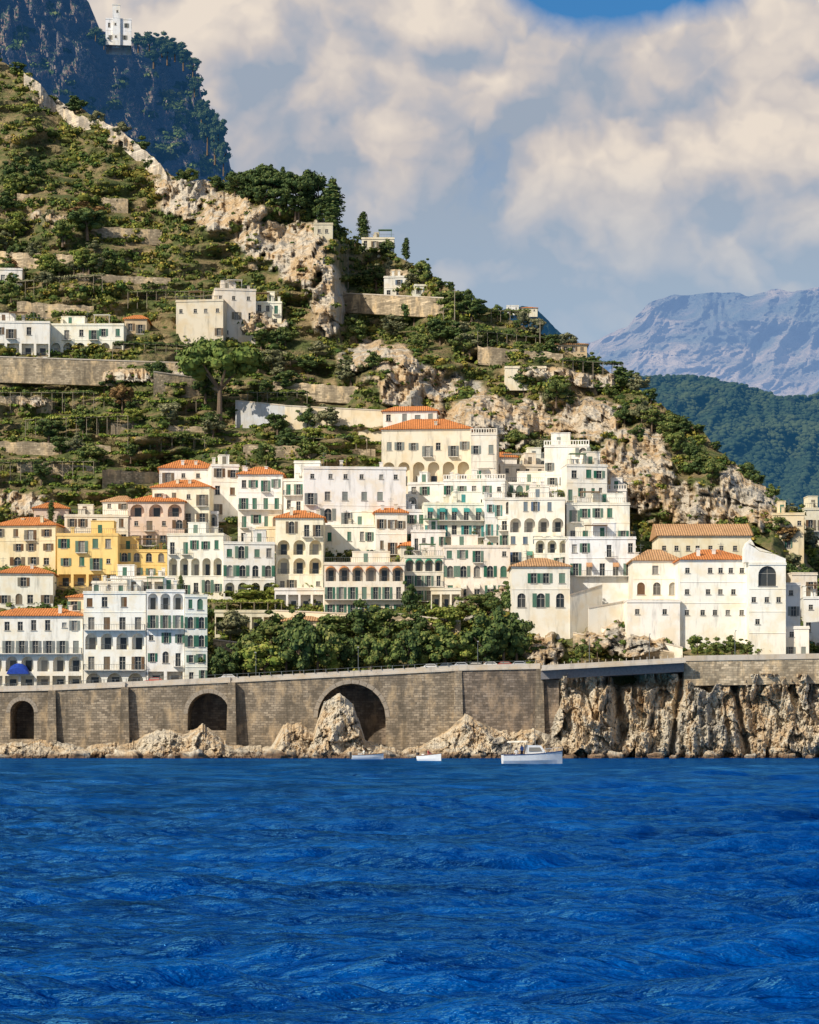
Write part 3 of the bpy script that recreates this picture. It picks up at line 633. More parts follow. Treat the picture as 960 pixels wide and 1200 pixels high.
# ---------------------------------------------------------------- retaining walls on the slope
def rwall(pa,ya,pb,yb,h,mat,label,cap=True,off=-2.,cat='retaining wall'):
    A=at(pa,ya,off);Bq=at(pb,yb,off);r=empty('retaining_wall' if 'ruin' not in cat else 'ruined_wall',A);tag(r,label,cat)
    dx,dy,dz=[Bq[i]-A[i] for i in range(3)];n=max(1,int(math.hypot(dx,dy)/(4 if cap else 1.2)));hh=h*A[1]/F;b=MB();c=MB();js=[RD.uniform(-.45,.35)*hh*.5 if not cap else 0 for _ in range(n+1)]
    for k in range(n):
        def P(t,o,z):return(dx*t,dy*t+o,dz*t+z)
        t0,t1=k/n,(k+1)/n
        b.loft([[P(t0,0,-3),P(t0,1.2,-3),P(t0,1.2,hh+js[k]),P(t0,0,hh+js[k])],[P(t1,0,-3),P(t1,1.2,-3),P(t1,1.2,hh+js[k+1]),P(t1,0,hh+js[k+1])]])
        if cap:c.loft([[P(t0,-.12,hh+.003),P(t0,1.3,hh+.003),P(t0,1.3,hh+.25),P(t0,-.12,hh+.25)],[P(t1,-.12,hh+.003),P(t1,1.3,hh+.003),P(t1,1.3,hh+.25),P(t1,-.12,hh+.25)]])
    b.build('wall_face',mat,r)
    if cap:c.build('coping',CAP,r)
PW=plaster((.74,.64,.47));GW=plaster((.5,.51,.52));WW=plaster((.8,.75,.64))
rwall(334,500,452,506,24,PW,'long smooth cream retaining wall left of the large villa')
rwall(276,492,334,498,22,GW,'blue grey section of terrace wall right of the umbrella pine')
rwall(-20,432,230,440,14,TAN,'long stone terrace wall below the white upper houses')
rwall(180,452,255,462,16,TAN,'ochre terrace wall under the umbrella pine')
rwall(402,352,520,358,8,TAN,'stone terrace wall below the small ridge villa')
rwall(-20,522,130,528,6,TAN,'rough terrace wall on the left slope above the town',False)
rwall(120,556,190,560,6,TAN,'short terrace wall above the orange roofed houses',False)
rwall(-20,470,60,474,7,TAN,'short terrace wall at the left edge under lemon groves',False)
rwall(285,528,440,534,7,TAN,'low terrace wall below the cream retaining wall',False)
rwall(560,412,660,420,6,TAN,'terrace wall on the right ridge slope',False)
rwall(600,440,700,452,6,TAN,'lower terrace wall above the ochre cliff',False)
for i,(a,y,c,nm) in enumerate([(20,232,150,'highest rough terrace wall on the left slope'),(60,268,190,'second rough terrace wall down the left slope'),(0,300,120,'third rough terrace wall down the left slope'),(90,325,200,'fourth rough terrace wall left of the farmhouse'),(20,358,110,'rough terrace wall just above white terraced house'),(130,500,250,'rough terrace wall among lime coloured vines'),(20,545,110,'rough terrace wall above the cream hipped house'),(430,318,500,'rough terrace wall above the small ridge villa'),(530,385,620,'rough terrace wall high on right ridge slope'),(320,452,420,'rough terrace wall left over the cream villa')]):
    rwall(a,y,c,y+6,5,TAN,nm,False)
rwall(668,742,706,730,44,WW,'tall white bastion wall under the long white house')
rwall(690,745,745,735,32,WW,'white bastion base left of the convent')
rwall(672,752,790,776,10,TAN,'sloping stone stair wall descending to the coast road')
rwall(706,744,800,768,8,WW,'pale upper ramp wall stepping down below the bastion')
rwall(322,724,410,728,8,PW,'low cream garden wall above the dark trees')
rwall(250,760,330,770,10,TAN,'short stone wall beside the right end of the hotel row')
rwall(440,726,540,738,9,TAN,'garden terrace wall below the cream arched house')
pts=[(28,84),(48,100),(66,122),(90,134),(112,140),(140,150),(160,168),(186,190),(196,205)]
for k in range(len(pts)-1):
    a,c=pts[k],pts[k+1];rwall(a[0],a[1]+8,c[0],c[1]+8,8,stone((.56,.49,.4),1.2,.5,.7),'crumbling pale rampart stretch on the upper left ridge, number %s from the top'%('one two three four five six seven eight'.split()[k]),False,off=-4,cat='ruined wall')
# ---------------------------------------------------------------- foliage
def leafset(C,Rr,n,ls,up=.35,jit=.7):
    k=len(C);idx=rng.integers(0,k,n);d=rng.normal(size=(n,3));d/=np.linalg.norm(d,axis=1)[:,None];d[:,2]=np.abs(d[:,2])*.9+d[:,2]*.1-.12
    p=C[idx]+d*Rr[idx]*rng.uniform(.72,1.15,(n,1))
    nn=d+rng.normal(size=(n,3))*jit*.6;nn[:,2]+=up;nn/=np.linalg.norm(nn,axis=1)[:,None]
    a=rng.normal(size=(n,3));u=np.cross(nn,a);u/=np.linalg.norm(u,axis=1)[:,None];w=np.cross(nn,u)
    s=ls*rng.uniform(.5,1.4,(n,1))
    V=np.stack([p-u*s-w*s*.6,p+u*s-w*s*.8,p+u*s*.8+w*s*.7,p-u*s*.7+w*s],1).reshape(-1,3)
    return V,idx
def blobcore(C,Rr,f=.78):
    th=np.linspace(0,2*np.pi,8,endpoint=False);ph=np.linspace(0.1,np.pi-.1,5);T,P=np.meshgrid(th,ph)
    U=np.stack([np.cos(T)*np.sin(P),np.sin(T)*np.sin(P),np.cos(P)],-1).reshape(-1,3)
    V=(C[:,None,:]+U[None]*Rr[:,None,:]*f);i=np.arange(4)[:,None]*8+np.arange(8)[None];j=np.arange(4)[:,None]*8+(np.arange(8)[None]+1)%8
    Fq=np.stack([i,j,j+8,i+8],-1).reshape(-1,4);Fq=(Fq[None]+(np.arange(len(C))*40)[:,None,None]).reshape(-1,4)
    return V.reshape(-1,3),Fq
def qf(n,o=0):return np.arange(n*4).reshape(-1,4)+o
DK=[(0,(.03,.055,.02)),(.4,(.055,.095,.028)),(.75,(.1,.14,.035)),(1,(.17,.19,.055))]
MD=[(0,(.05,.085,.023)),(.4,(.105,.15,.036)),(.8,(.185,.21,.052)),(1,(.3,.28,.09))]
OL=[(0,(.1,.11,.06)),(.5,(.18,.18,.09)),(1,(.31,.29,.15))]
YG=[(0,(.11,.16,.025)),(.5,(.21,.25,.04)),(1,(.36,.34,.08))]
RB=[(0,(.12,.06,.025)),(.5,(.24,.12,.05)),(1,(.32,.2,.07))]
FM={'dark':foliage('dark_foliage',DK),'mid':foliage('green_foliage',MD),'olive':foliage('olive_foliage',OL),'lime':foliage('lime_foliage',YG),'rust':foliage('rusty_foliage',RB),'pinegreen':foliage('pine_foliage',[(0,(.07,.12,.025)),(.5,(.14,.2,.04)),(1,(.26,.3,.07))])}
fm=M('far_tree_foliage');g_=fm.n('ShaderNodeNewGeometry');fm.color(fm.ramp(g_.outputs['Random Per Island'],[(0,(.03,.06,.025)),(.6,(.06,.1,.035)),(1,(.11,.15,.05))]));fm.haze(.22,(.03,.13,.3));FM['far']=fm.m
BARK=flat('bark',(.17,.12,.08))
def crown(kind,seed):
    r=np.random.default_rng(seed)
    if kind=='round':
        k=26;d=r.normal(size=(k,3));d/=np.linalg.norm(d,axis=1)[:,None];C=d*r.uniform(.25,.92,(k,1));C[:,2]=C[:,2]*.85+.98;Rr=r.uniform(.15,.4,(k,1))*np.array([1,1,.85]);n=1500;ls=.055
    elif kind=='cypress':
        k=12;z=np.linspace(.25,3.6,k);C=np.stack([r.normal(size=k)*.05,r.normal(size=k)*.05,z],-1);w=.42*np.sin(np.pi*np.clip((z+.6)/4.6,0,1))**.8+.05;Rr=np.stack([w,w,w*0+.36],-1);n=1300;ls=.06
    else:
        k=56;a=r.uniform(0,2*np.pi,k);q=np.sqrt(r.uniform(0,1,k))*.88;C=np.stack([np.cos(a)*q,np.sin(a)*q,.72+.62*np.sqrt(1-q**2)*r.uniform(.1,1,k)],-1);Rr=r.uniform(.16,.28,(k,1))*np.array([1,1,.65]);n=3400;ls=.038
    V,_=leafset(C,Rr,n,ls);cv,cf=blobcore(C,Rr,.7)
    return np.concatenate([V,cv]),np.concatenate([qf(n),cf+len(V)])
CR={(k,i):crown(k,i+3*len(k)) for k in('round','cypress','pine') for i in range(4)}
def crownmesh(kind,i,mat):return mc(('crown',kind,i,mat),lambda:npmesh('crown',CR[(kind,i)][0],CR[(kind,i)][1],FM[mat]))
def trunkmesh(kind):
    def f():
        b=MB();h={'round':.65,'cypress':.5,'pine':.5}[kind]
        b.tube((0,0,-.6),(.03,0,h),.09 if kind!='cypress' else .07,.05,8)
        if kind!='cypress':
            for k in range(5):
                a=k*1.26+.3;b.tube((.03,0,h-.05),(math.cos(a)*.5,math.sin(a)*.5,h+.4),.04,.018,6)
        return b.mesh('trunk',BARK)
    return mc(('trunk',kind),f)
NM={'round':('tree','tree'),'cypress':('cypress_tree','cypress'),'pine':('stone_pine','pine tree')}
def tree(px,py,hpx,wpx,label,kind='round',mat='mid',group=None,off=-.5,Y=None):
    L=at(px,py,off) if Y is None else WP(px,py,Y);s=L[1]/F;uh={'round':1.95,'cypress':3.95,'pine':1.55}[kind];uw={'round':2.1,'cypress':.86,'pine':2.2}[kind]
    hz=hpx*s/uh;wz=wpx*s/uw
    r=empty(NM[kind][0],L,RD.uniform(0,6.28),(wz,wz,hz));tag(r,label,NM[kind][1],group)
    link('trunk',trunkmesh(kind),r);link('crown',crownmesh(kind,RD.randrange(4),mat),r);return r
tree(257,484,94,108,'large umbrella pine standing alone above the left terraces','pine','pinegreen',off=-8)
for i,(x,y,h,w) in enumerate([(284,232,36,46),(300,234,38,50),(318,236,40,50),(336,240,42,50),(350,244,42,46),(310,226,34,50)]):
    tree(x,y,h,w,'umbrella pine in the dark clump on the skyline ridge','pine','dark','skyline umbrella pines')
for x,y,h,w in((275,228,24,34),(292,236,26,34),(310,240,26,36),(328,244,28,36),(346,250,30,36),(362,256,34,34),(376,262,34,30)):
    tree(x,y,h,w,'dark bushy tree filling under the skyline umbrella pines','round','dark','trees under the skyline pines')
tree(390,268,56,24,'broad dark cypress at right end of the skyline clump','cypress','dark');tree(360,258,60,22,'slim cypress inside the skyline pine clump','cypress','dark')
tree(374,252,58,40,'dense dark round tree behind the skyline cypresses','round','dark')
tree(476,304,26,9,'small cypress on the ridge right of the beige flat house','cypress','dark');tree(426,282,34,14,'thin skyline cypress left of the beige flat house','cypress','dark')
for x,y in((318,196),(332,199),(530,338),(556,352)):tree(x,y+20,24,8,'small lone cypress standing on the skyline','cypress','dark','small skyline cypresses')
for x,y,h,w in[(240,150,34,30),(252,180,44,30),(243,170,40,26),(262,196,34,22),(236,142,26,24),(256,166,34,26),(205,66,22,26),(175,58,24,26),(190,60,24,26),(215,76,24,26),(162,56,20,20),(226,86,22,20),(196,70,22,24),(122,54,14,16),(112,44,14,16),(228,108,20,18),(180,74,22,26)]:
    tree(x,y,h,w,'blue green tree clinging to the edge of shadowed far cliff','round','far','trees on the far cliff',Y=985)
for px in list(range(-10,270,24))+list(range(395,960,17)):
    p=px+RD.uniform(-8,8);py=float(ridge(p))+RD.uniform(2,12);h=RD.uniform(10,26)
    z='upper left ridge' if px<270 else 'middle stretch of the ridge' if px<650 else 'falling right end of the ridge'
    tree(p,py,h,h*RD.uniform(.9,1.6),'small bushy tree on the skyline along the '+z,'round',RD.choice(['dark','dark','mid','olive']),'skyline trees '+z)
regs=[(0,60,200,360,0,'left slope above the white terraced house',24),(60,160,260,330,0,'upper slope left of the rock outcrop',18),(0,130,430,600,0,'terraces at the left edge above the town',14),(130,300,430,560,0,'terraces around the umbrella pine',16),
(300,450,395,470,0,'slope right of the old stone farmhouse',15),(300,445,500,545,0,'gardens below the cream retaining wall',12),(410,600,330,420,0,'green slope below the ridge villa',20),(600,800,410,500,0,'right slope above the ochre cliff',16),(740,900,480,580,0,'headland brush at the right',14),(560,660,520,560,0,'gardens right of the large villa',7),(905,960,575,700,0,'gardens at the right edge of town',12)]
for (a,b_,y0,y1,_,nm,n) in regs:
    k=0;tr=0
    while k<n and tr<400:
        tr+=1;x=RD.uniform(a,b_);y=RD.uniform(y0,y1)
        if y<float(ridge(x))+14:continue
        if float(rockmask(np.array([x]),np.array([y]))[0])>.5:continue
        h=RD.uniform(14,32);mt=RD.choices(['dark','mid','olive','lime','rust'],[6,5,3,1.5,.5])[0]
        cl={'dark':'dark green','mid':'fresh green','olive':'grey olive','lime':'yellow green','rust':'rusty brown'}[mt]
        tree(x,y,h,h*RD.uniform(1,1.6),cl+' round tree on the '+nm,'round',mt,cl+' trees, '+nm);k+=1
tree(102,262,26,50,'rust coloured bush tree high on the left slope','round','rust')
for i,(x,y,h,w,mt) in enumerate([(262,800,50,40,'dark'),(285,792,60,44,'mid'),(232,798,46,26,'dark'),(310,795,56,44,'lime'),(335,790,64,42,'dark'),(352,792,66,40,'dark'),(372,788,62,40,'mid'),(392,790,58,40,'lime'),(415,788,60,42,'dark'),(436,786,54,40,'mid'),(455,788,62,40,'mid'),(478,786,56,40,'dark'),(500,784,50,40,'mid'),(522,782,58,46,'mid'),(546,780,48,40,'lime'),(568,782,60,44,'dark'),(590,780,80,50,'dark'),(606,778,70,36,'dark'),(318,762,48,40,'mid'),(348,756,44,36,'dark'),(395,752,44,40,'mid'),(425,752,50,40,'dark'),(455,750,44,40,'mid'),(490,748,46,36,'dark'),(520,742,38,34,'lime'),(575,722,40,30,'dark'),(600,722,46,30,'dark'),(270,750,34,34,'olive'),(250,742,34,30,'dark'),(290,708,26,40,'lime'),(320,704,20,34,'lime'),(480,722,46,24,'dark'),(555,722,34,30,'mid')]):
    nb='left end beside the hotel row' if x<300 else 'stretch under the arcaded building' if x<470 else 'right end below the cream arched house'
    l={'dark':'dark leafy','mid':'green leafy','lime':'yellow green','olive':'olive'}[mt]+' tree above the sea wall, '+('lower' if y>770 else 'upper')+' row, '+nb
    tree(x,y,h*RD.uniform(.75,1.15),w*RD.uniform(.95,1.5),l,'round',mt,l+' group',off=RD.uniform(-3,1))
for x,y,h,w in[(818,768,28,26),(838,770,24,26),(858,768,26,30),(876,770,22,20),(700,768,20,18),(682,772,24,20),(940,775,20,20)]:
    tree(x,y,h,w,'small green bush tree on the road edge below the convent','round','mid','bushes below the convent',off=-4)
for x,y,h,w in[(655,592,22,18),(602,590,14,14),(488,618,22,16),(480,655,18,14),(556,630,14,12),(118,640,16,18),(150,700,14,20),(225,640,14,16),(640,668,14,14),(700,706,14,10),(596,560,16,16),(60,690,12,12),(262,640,14,12),(384,660,14,12),(600,700,18,18),(790,735,18,14),(745,660,12,12),(70,618,14,12),(440,656,12,12)]:
    tree(x,y,h,w,'small garden tree squeezed between white houses in the town','round',RD.choice(['dark','mid']),'garden trees between houses',off=-3)
for x,y in((60,612),(305,545),(212,700),(745,640),(585,610)):tree(x,y,26,8,'slim cypress rising among the town houses','cypress','dark','town cypresses',off=-3)
def bushmass(name,C,Rr,base,m,lsf,mat,label,cat):
    n=len(C);idxC=np.repeat(np.arange(n),m);nn=n*m;r=Rr[:,1]
    d=rng.normal(size=(nn,3));d/=np.linalg.norm(d,axis=1)[:,None];d[:,2]=np.abs(d[:,2])-.15;p=C[idxC]+d*Rr[idxC]*rng.uniform(.6,1.2,(nn,1))
    q=d+rng.normal(size=(nn,3))*.45;q[:,2]+=.3;q/=np.linalg.norm(q,axis=1)[:,None];a=rng.normal(size=(nn,3));u=np.cross(q,a);u/=np.linalg.norm(u,axis=1)[:,None];w=np.cross(q,u)
    ss=(lsf[0]+lsf[1]*r[idxC])[:,None]*rng.uniform(.5,1.4,(nn,1))
    V=np.stack([p-u*ss-w*ss*.6,p+u*ss-w*ss*.8,p+u*ss*.8+w*ss*.7,p-u*ss*.7+w*ss],1).reshape(-1,3)
    cv,cf=blobcore(C,Rr,.6)
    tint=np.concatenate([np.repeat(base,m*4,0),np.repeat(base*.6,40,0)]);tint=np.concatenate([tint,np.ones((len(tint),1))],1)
    me=npmesh(name,np.concatenate([V,cv]),np.concatenate([qf(nn),cf+len(V)]),mat)
    A=me.attributes.new('tint','FLOAT_COLOR','POINT');A.data.foreach_set('color',tint.astype(np.float32).ravel())
    tag(link(name,me),label,cat,kind='stuff')
def scrub():
    N=13000;px=rng.uniform(-150,1150,N*3);py=rng.uniform(60,800,N*3);rg=ridge(px)
    rk=rockmask(px,py);den=fbm(px*.02,py*.025,o=3)+fbm(px*.08,py*.1,o=2)*.4
    ok=(py>rg+1)&(py<wallTop(px)-6)&(rk<rng.uniform(.2,1.1,N*3))&(den+rng.uniform(-.4,.8,N*3)>-.12)
    px=px[ok][:N];py=py[ok][:N]
    ex=rng.uniform(225,622,520);ey=rng.uniform(712,792,520);ey=np.minimum(ey,wallTop(ex)-5);big=np.concatenate([np.zeros(len(px),bool),np.ones(len(ex),bool)])
    px=np.concatenate([px,ex]);py=np.concatenate([py,ey]);n=len(px)
    row=(py>425)&(py<600)&(px<450)&(rng.uniform(0,1,n)<.7);py=np.where(row,np.round(py/10)*10+fbm(px*.01,py*0)*6,py)
    Y=surfY(px,py,True);s=Y/F
    r=(rng.gamma(1.8,1.,n)*1.5+1.3)*s;r=np.minimum(r,10*s);r=np.where(row,rng.uniform(2.2,4.,n)*s,r);r=np.where(big,rng.uniform(4,9,n)*s,r)
    r*=np.where((rockmask(px,py)>.4)&~big,.6,1.)
    C=np.stack([(px-480)*Y/F,Y,CZ+(HY-py)*Y/F+r*.2],-1);Rr=np.stack([r*rng.uniform(1,1.6,n),r,r*rng.uniform(.6,1.,n)],-1)
    t=rng.uniform(0,1,n);pal=np.array([[.45,.55,.5],[.65,.75,.6],[1.0,.95,.8],[1.3,1.15,.75],[1.35,1.0,.7],[.65,.85,.7]]);base=pal[np.minimum((np.clip(t*.6+.4*(fbm(px*.03+50,py*.04,o=2)*.5+.5)+rng.normal(size=n)*.12,0,.999)*6).astype(int),5)]
    base=np.where(row[:,None],np.array([[.95,1.05,.62]])*rng.uniform(.7,1.25,(n,1)),base)
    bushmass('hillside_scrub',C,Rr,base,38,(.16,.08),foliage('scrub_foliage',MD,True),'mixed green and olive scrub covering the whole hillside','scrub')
    f=cpx.size;i=rng.integers(0,f,9000);X=cpx.ravel()[i];P=cpy.ravel()[i];Yc=cY.ravel()[i]
    k=(fbm(X*.035,P*.05,o=3)+rng.uniform(-.15,.15,len(i))+sm(175,215,X)*.3>.25)&(X>-60)&(P<240)&(P>-60);X=X[k][:2000];P=P[k][:2000];Yc=Yc[k][:2000];n=len(X);r=rng.uniform(1.,2.8,n)
    C=np.stack([(X-480)*Yc/F,Yc,CZ+(HY-P)*Yc/F],-1);Rr=np.stack([r*1.3,r,r*.8],-1)
    m=foliage('cliff_scrub_foliage',MD,True);nt=m.node_tree;e=nt.nodes.new('ShaderNodeEmission');e.inputs[0].default_value=(.03,.13,.32,1);mx=nt.nodes.new('ShaderNodeMixShader');mx.inputs[0].default_value=.22  # blue emission mixed into the leaves as painted distance haze
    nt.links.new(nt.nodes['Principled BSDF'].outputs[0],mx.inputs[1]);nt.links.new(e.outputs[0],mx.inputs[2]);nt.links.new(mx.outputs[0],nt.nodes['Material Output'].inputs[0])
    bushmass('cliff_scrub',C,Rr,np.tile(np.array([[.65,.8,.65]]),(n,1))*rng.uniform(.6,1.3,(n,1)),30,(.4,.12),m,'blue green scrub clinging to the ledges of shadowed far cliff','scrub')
    i=rng.integers(0,fpx.size,60000);X=fpx.ravel()[i];P=fpy.ravel()[i];Yc=fY.ravel()[i];k=(X>690)&(X<1000)&(P<640);X=X[k][:11000];P=P[k][:11000];Yc=Yc[k][:11000];n=len(X);r=rng.uniform(1.2,2.6,n)*np.where(rng.uniform(0,1,n)<.08,1.6,1)
    C=np.stack([(X-480)*Yc/F,Yc,CZ+(HY-P)*Yc/F+.8],-1);Rr=np.stack([r*1.3,r*1.1,r*.9],-1);cv,cf=blobcore(C,Rr,1.)
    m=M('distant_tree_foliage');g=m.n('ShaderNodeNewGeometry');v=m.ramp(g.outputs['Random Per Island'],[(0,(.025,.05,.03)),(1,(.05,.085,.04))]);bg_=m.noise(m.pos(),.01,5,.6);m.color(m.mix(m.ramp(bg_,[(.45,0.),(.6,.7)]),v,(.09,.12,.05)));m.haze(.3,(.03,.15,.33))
    tag(link('distant_forest',npmesh('distant_forest',cv,cf,m.m)),'blue green forest covering the distant slope at right','forest',kind='stuff')
scrub()
def pergola(x0,x1,y,label,mt='dark',hpx=10):
    A=at(x0,y,-3);Bq=at(x1,y,-3);s=A[1]/F;r=empty('pergola',A);tag(r,label,'pergola');L=Bq[0]-A[0];H=hpx*s;dy=Bq[1]-A[1]
    b=MB();n=max(2,int(L/2.2))
    for k in range(n+1):
        x=L*k/n;y0=dy*k/n
        b.tube((x,y0,-2),(x,y0,H),.07,n=5);b.tube((x,y0+3,-2),(x,y0+3,H),.07,n=5);b.tube((x,y0-.4,H-.05),(x,y0+3.4,H-.05),.05,n=4)
    b.tube((0,0,H),(L,dy,H),.06,n=4);b.build('posts',flat('pole_wood',(.3,.25,.18)),r)
    k=max(4,int(L/.9));C=np.stack([rng.uniform(0,L,k*2),rng.uniform(0,3,k*2),np.full(k*2,H+.15)],-1);C[:,1]+=dy*C[:,0]/L;Rr=np.tile(np.array([[1.1,.9,.55]]),(k*2,1))
    V,_=leafset(C,Rr,k*130,.17);me=npmesh('vine_canopy',V,qf(k*130),FM[mt]);link('vine_canopy',me,r)
for i,(a,b_,y,l,mt) in enumerate([(132,232,412,'dark vine pergola right of the long white terraced house','dark'),(0,110,470,'leafy lemon pergola on the left terrace below the stone wall','mid'),(110,230,478,'leafy lemon pergola under the umbrella pine','lime'),(30,150,502,'second tier lemon pergola on the left terraces','lime'),(150,240,520,'third tier lemon pergola above the orange roofs','mid'),(0,110,552,'lemon pergola low at the left edge','mid'),(290,360,470,'pergola on the slope left of cream retaining wall','mid'),(330,430,524,'pergola just below the cream retaining wall','dark'),(520,620,372,'pergola on the green ridge terraces','mid'),(560,650,398,'lower pergola on the green ridge terraces','dark'),(660,730,432,'pergola on the right ridge end','dark'),(150,250,352,'pergola high on slope beside the stone farmhouse','mid'),(20,120,340,'pergola high on the left slope','olive'),(250,330,716,'vine pergola over the garden behind the dark trees','lime'),(585,640,590,'roof pergola beside the stepped white house','mid')]):
    pergola(a,b_,y,l,mt)
for x,y,h,l in((408,330,32,'thin utility pole beside the rock outcrop'),(533,372,34,'thin utility pole on the green ridge'),(633,400,24,'thin utility pole on the right ridge')):
    P=at(x,y,-4);b=MB();H=h*P[1]/F;b.tube((0,0,-2),(0,0,H),.14,.09);b.tube((-.7,0,H-.6),(.7,0,H-.6),.05);tag(b.build('utility_pole',flat('pole_wood',(.3,.25,.18)),None,P),l,'pole')
for x in (300,420,560,690,760,860):
    P=((x-480)*401/F,401 if x<633 else 399.5,zroad(x));b=MB();r=empty('street_lamp',P);tag(r,'grey street lamp on the coast road','street lamp','coast road lamps')
    b.tube((0,0,0),(0,0,4.6),.07,.05);b.tube((0,0,4.6),(0,-1,4.9),.04);b.build('pole',IRON,r);b=MB();b.box(-.14,.14,-1.5,-.95,4.84,4.96);b.build('lamp_head',flat('lamp_paint',(.5,.5,.5)),r)
def car(px,c,label):
    X=(px-480)*403/F;r=empty('parked_car',(X,403.2,zroad(px)+.05),RD.uniform(-.03,.03));tag(r,label,'car')
    P=[(-1.95,.35),(-2,.75),(-1.75,.95),(-1.3,1.0),(-.75,1.42),(.65,1.45),(1.25,1.0),(1.85,.85),(2,.6),(1.98,.35)]
    b=MB();b.prism(P[:4]+P[6:],-.82,.82);b.loft([[(-1.3,-.8,.98),(1.25,-.8,.98),(1.25,.8,.98),(-1.3,.8,.98)],[(-.75,-.66,1.44),(.62,-.66,1.44),(.62,.66,1.44),(-.75,.66,1.44)]])
    m=flat('car_paint',c,.3,.05);b.build('body',m,r)
    b=MB();b.q((-1.1,-.775,1.05),(1.05,-.775,1.05),(.58,-.695,1.37),(-.72,-.695,1.37));b.build('side_window',GLASS,r)
    for x in(-1.25,1.25):
        for y in(-.83,.66):
            b=MB();b.tube((x,y,.32),(x,y+.18,.32),.32,n=14);w=b.build('wheel',flat('tyre_rubber',(.02,.02,.02)),r)
            b=MB();b.tube((x,y-.012,.32),(x,y-.002,.32),.17,n=10);b.build('rim',flat('rim_metal',(.5,.5,.5)),w)
    for y in(-.6,.6):
        b=MB();b.box(1.96,2.01,y-.15,y+.15,.6,.72);b.build('headlight',flat('lamp_glass',(.7,.7,.65)),r)
for x,c,l in((505,(.7,.7,.7),'white car parked on coast road left of the others'),(524,(.05,.07,.1),'dark blue car second from left on the coast road'),(541,(.45,.46,.48),'silver car third from left on the coast road'),(558,(.03,.03,.03),'black car in the middle of coast road row'),(575,(.7,.7,.68),'white car right of the black one on coast road'),(592,(.3,.03,.02),'red car near right end of coast road row'),(609,(.4,.42,.45),'silver car at right end by the stone pier'),(268,(.6,.6,.6),'lone pale car on road near the hotel row'),(182,(.5,.05,.03),'lone red car in front of the hotel row')):
    car(x,c,l)
# ---------------------------------------------------------------- sea
def sea():
    pys=np.concatenate([np.array([1e9]),np.linspace(1400,1235,25),np.linspace(1232,884.5,1000)])
    Yr=3*F/(pys-HY);Yr=np.concatenate([[-150,-20,3.,6.,10.],Yr[1:],[520,700,1200,9000]])
    uc=np.linspace(-.19,.19,740);uo=.19+np.cumsum(np.geomspace(.003,2.5,26));U=np.concatenate([-uo[::-1],uc,uo])
    Wd=np.maximum(Yr,8);X=U[None]*Wd[:,None];Y=np.repeat(Yr[:,None],len(U),1)
    dr=np.abs(np.gradient(Yr));sp=np.maximum(np.minimum(dr,Yr*.1+.01),.02)[:,None]
    Z=np.zeros_like(X);DX=np.zeros_like(X);DY=np.zeros_like(X)
    r=np.random.default_rng(11)
    gust=1+.6*fbm(X*.09,Y*.05,o=3)
    for i in range(90):
        lam=.22*(8/.22)**(i/89.)*r.uniform(.9,1.1);k=2*np.pi/lam;th=r.normal()*.42+(-1.45);a=(.07 if .4<lam<1.8 else .045 if lam<.4 else .05)/k
        kx,ky=np.cos(th)*k,np.sin(th)*k;ph=kx*X+ky*Y+r.uniform(0,6.28);att=np.clip((lam/(sp*1.7))-.6,0,1)
        att=np.where(Y>430,0,att);Z+=a*att*np.sin(ph);DX-=a*att*.8*np.cos(ph)*np.cos(th);DY-=a*att*.8*np.cos(ph)*np.sin(th)
    Z*=gust;V=np.stack([X+DX,Y+DY,Z-.02],-1).reshape(-1,3)
    m=M('sea_water')
    n1=m.noise(m.pos((.7,1.5,1)),3.4,4,.62,.2);n2=m.noise(m.pos((.55,1.5,1)),1.1,5,.64,.2);n3=m.noise(m.pos((.3,1,1)),.06,4,.6);n4=m.noise(m.pos((.35,1.2,1)),.35,5,.62)
    bp=m.n('ShaderNodeBump');bp.inputs['Strength'].default_value=1.;bp.inputs['Distance'].default_value=.4
    m.L.new(m.math('ADD',m.math('MULTIPLY',n1,.4),m.math('MULTIPLY',n2,1.1)),bp.inputs['Height'])
    d=m.n('ShaderNodeBsdfDiffuse');m.L.new(m.ramp(m.math('ADD',m.math('ADD',m.math('MULTIPLY',n3,.3),m.math('MULTIPLY',n4,.4)),m.math('MULTIPLY',n2,.3)),[(.4,(.0,.012,.075)),(.5,(.0,.04,.2)),(.6,(.0,.075,.33))]),d.inputs[0]);m.L.new(bp.outputs[0],d.inputs['Normal'])
    g=m.n('ShaderNodeBsdfGlossy');g.inputs[0].default_value=(.11,.5,1.,1);g.inputs['Roughness'].default_value=.08;m.L.new(bp.outputs[0],g.inputs['Normal'])
    fr=m.n('ShaderNodeFresnel');fr.inputs[0].default_value=1.38;m.L.new(bp.outputs[0],fr.inputs['Normal'])
    mx=m.n('ShaderNodeMixShader');m.L.new(m.math('MULTIPLY',m.math('SUBTRACT',fr.outputs[0],.02),1.5,True),mx.inputs[0]);m.L.new(d.outputs[0],mx.inputs[1]);m.L.new(g.outputs[0],mx.inputs[2]);m.L.new(mx.outputs[0],m.out.inputs[0])
    me=npmesh('sea',V,gridf(len(Yr),len(U)),m.m,True);tag(link('sea',me),kind='structure')
sea()
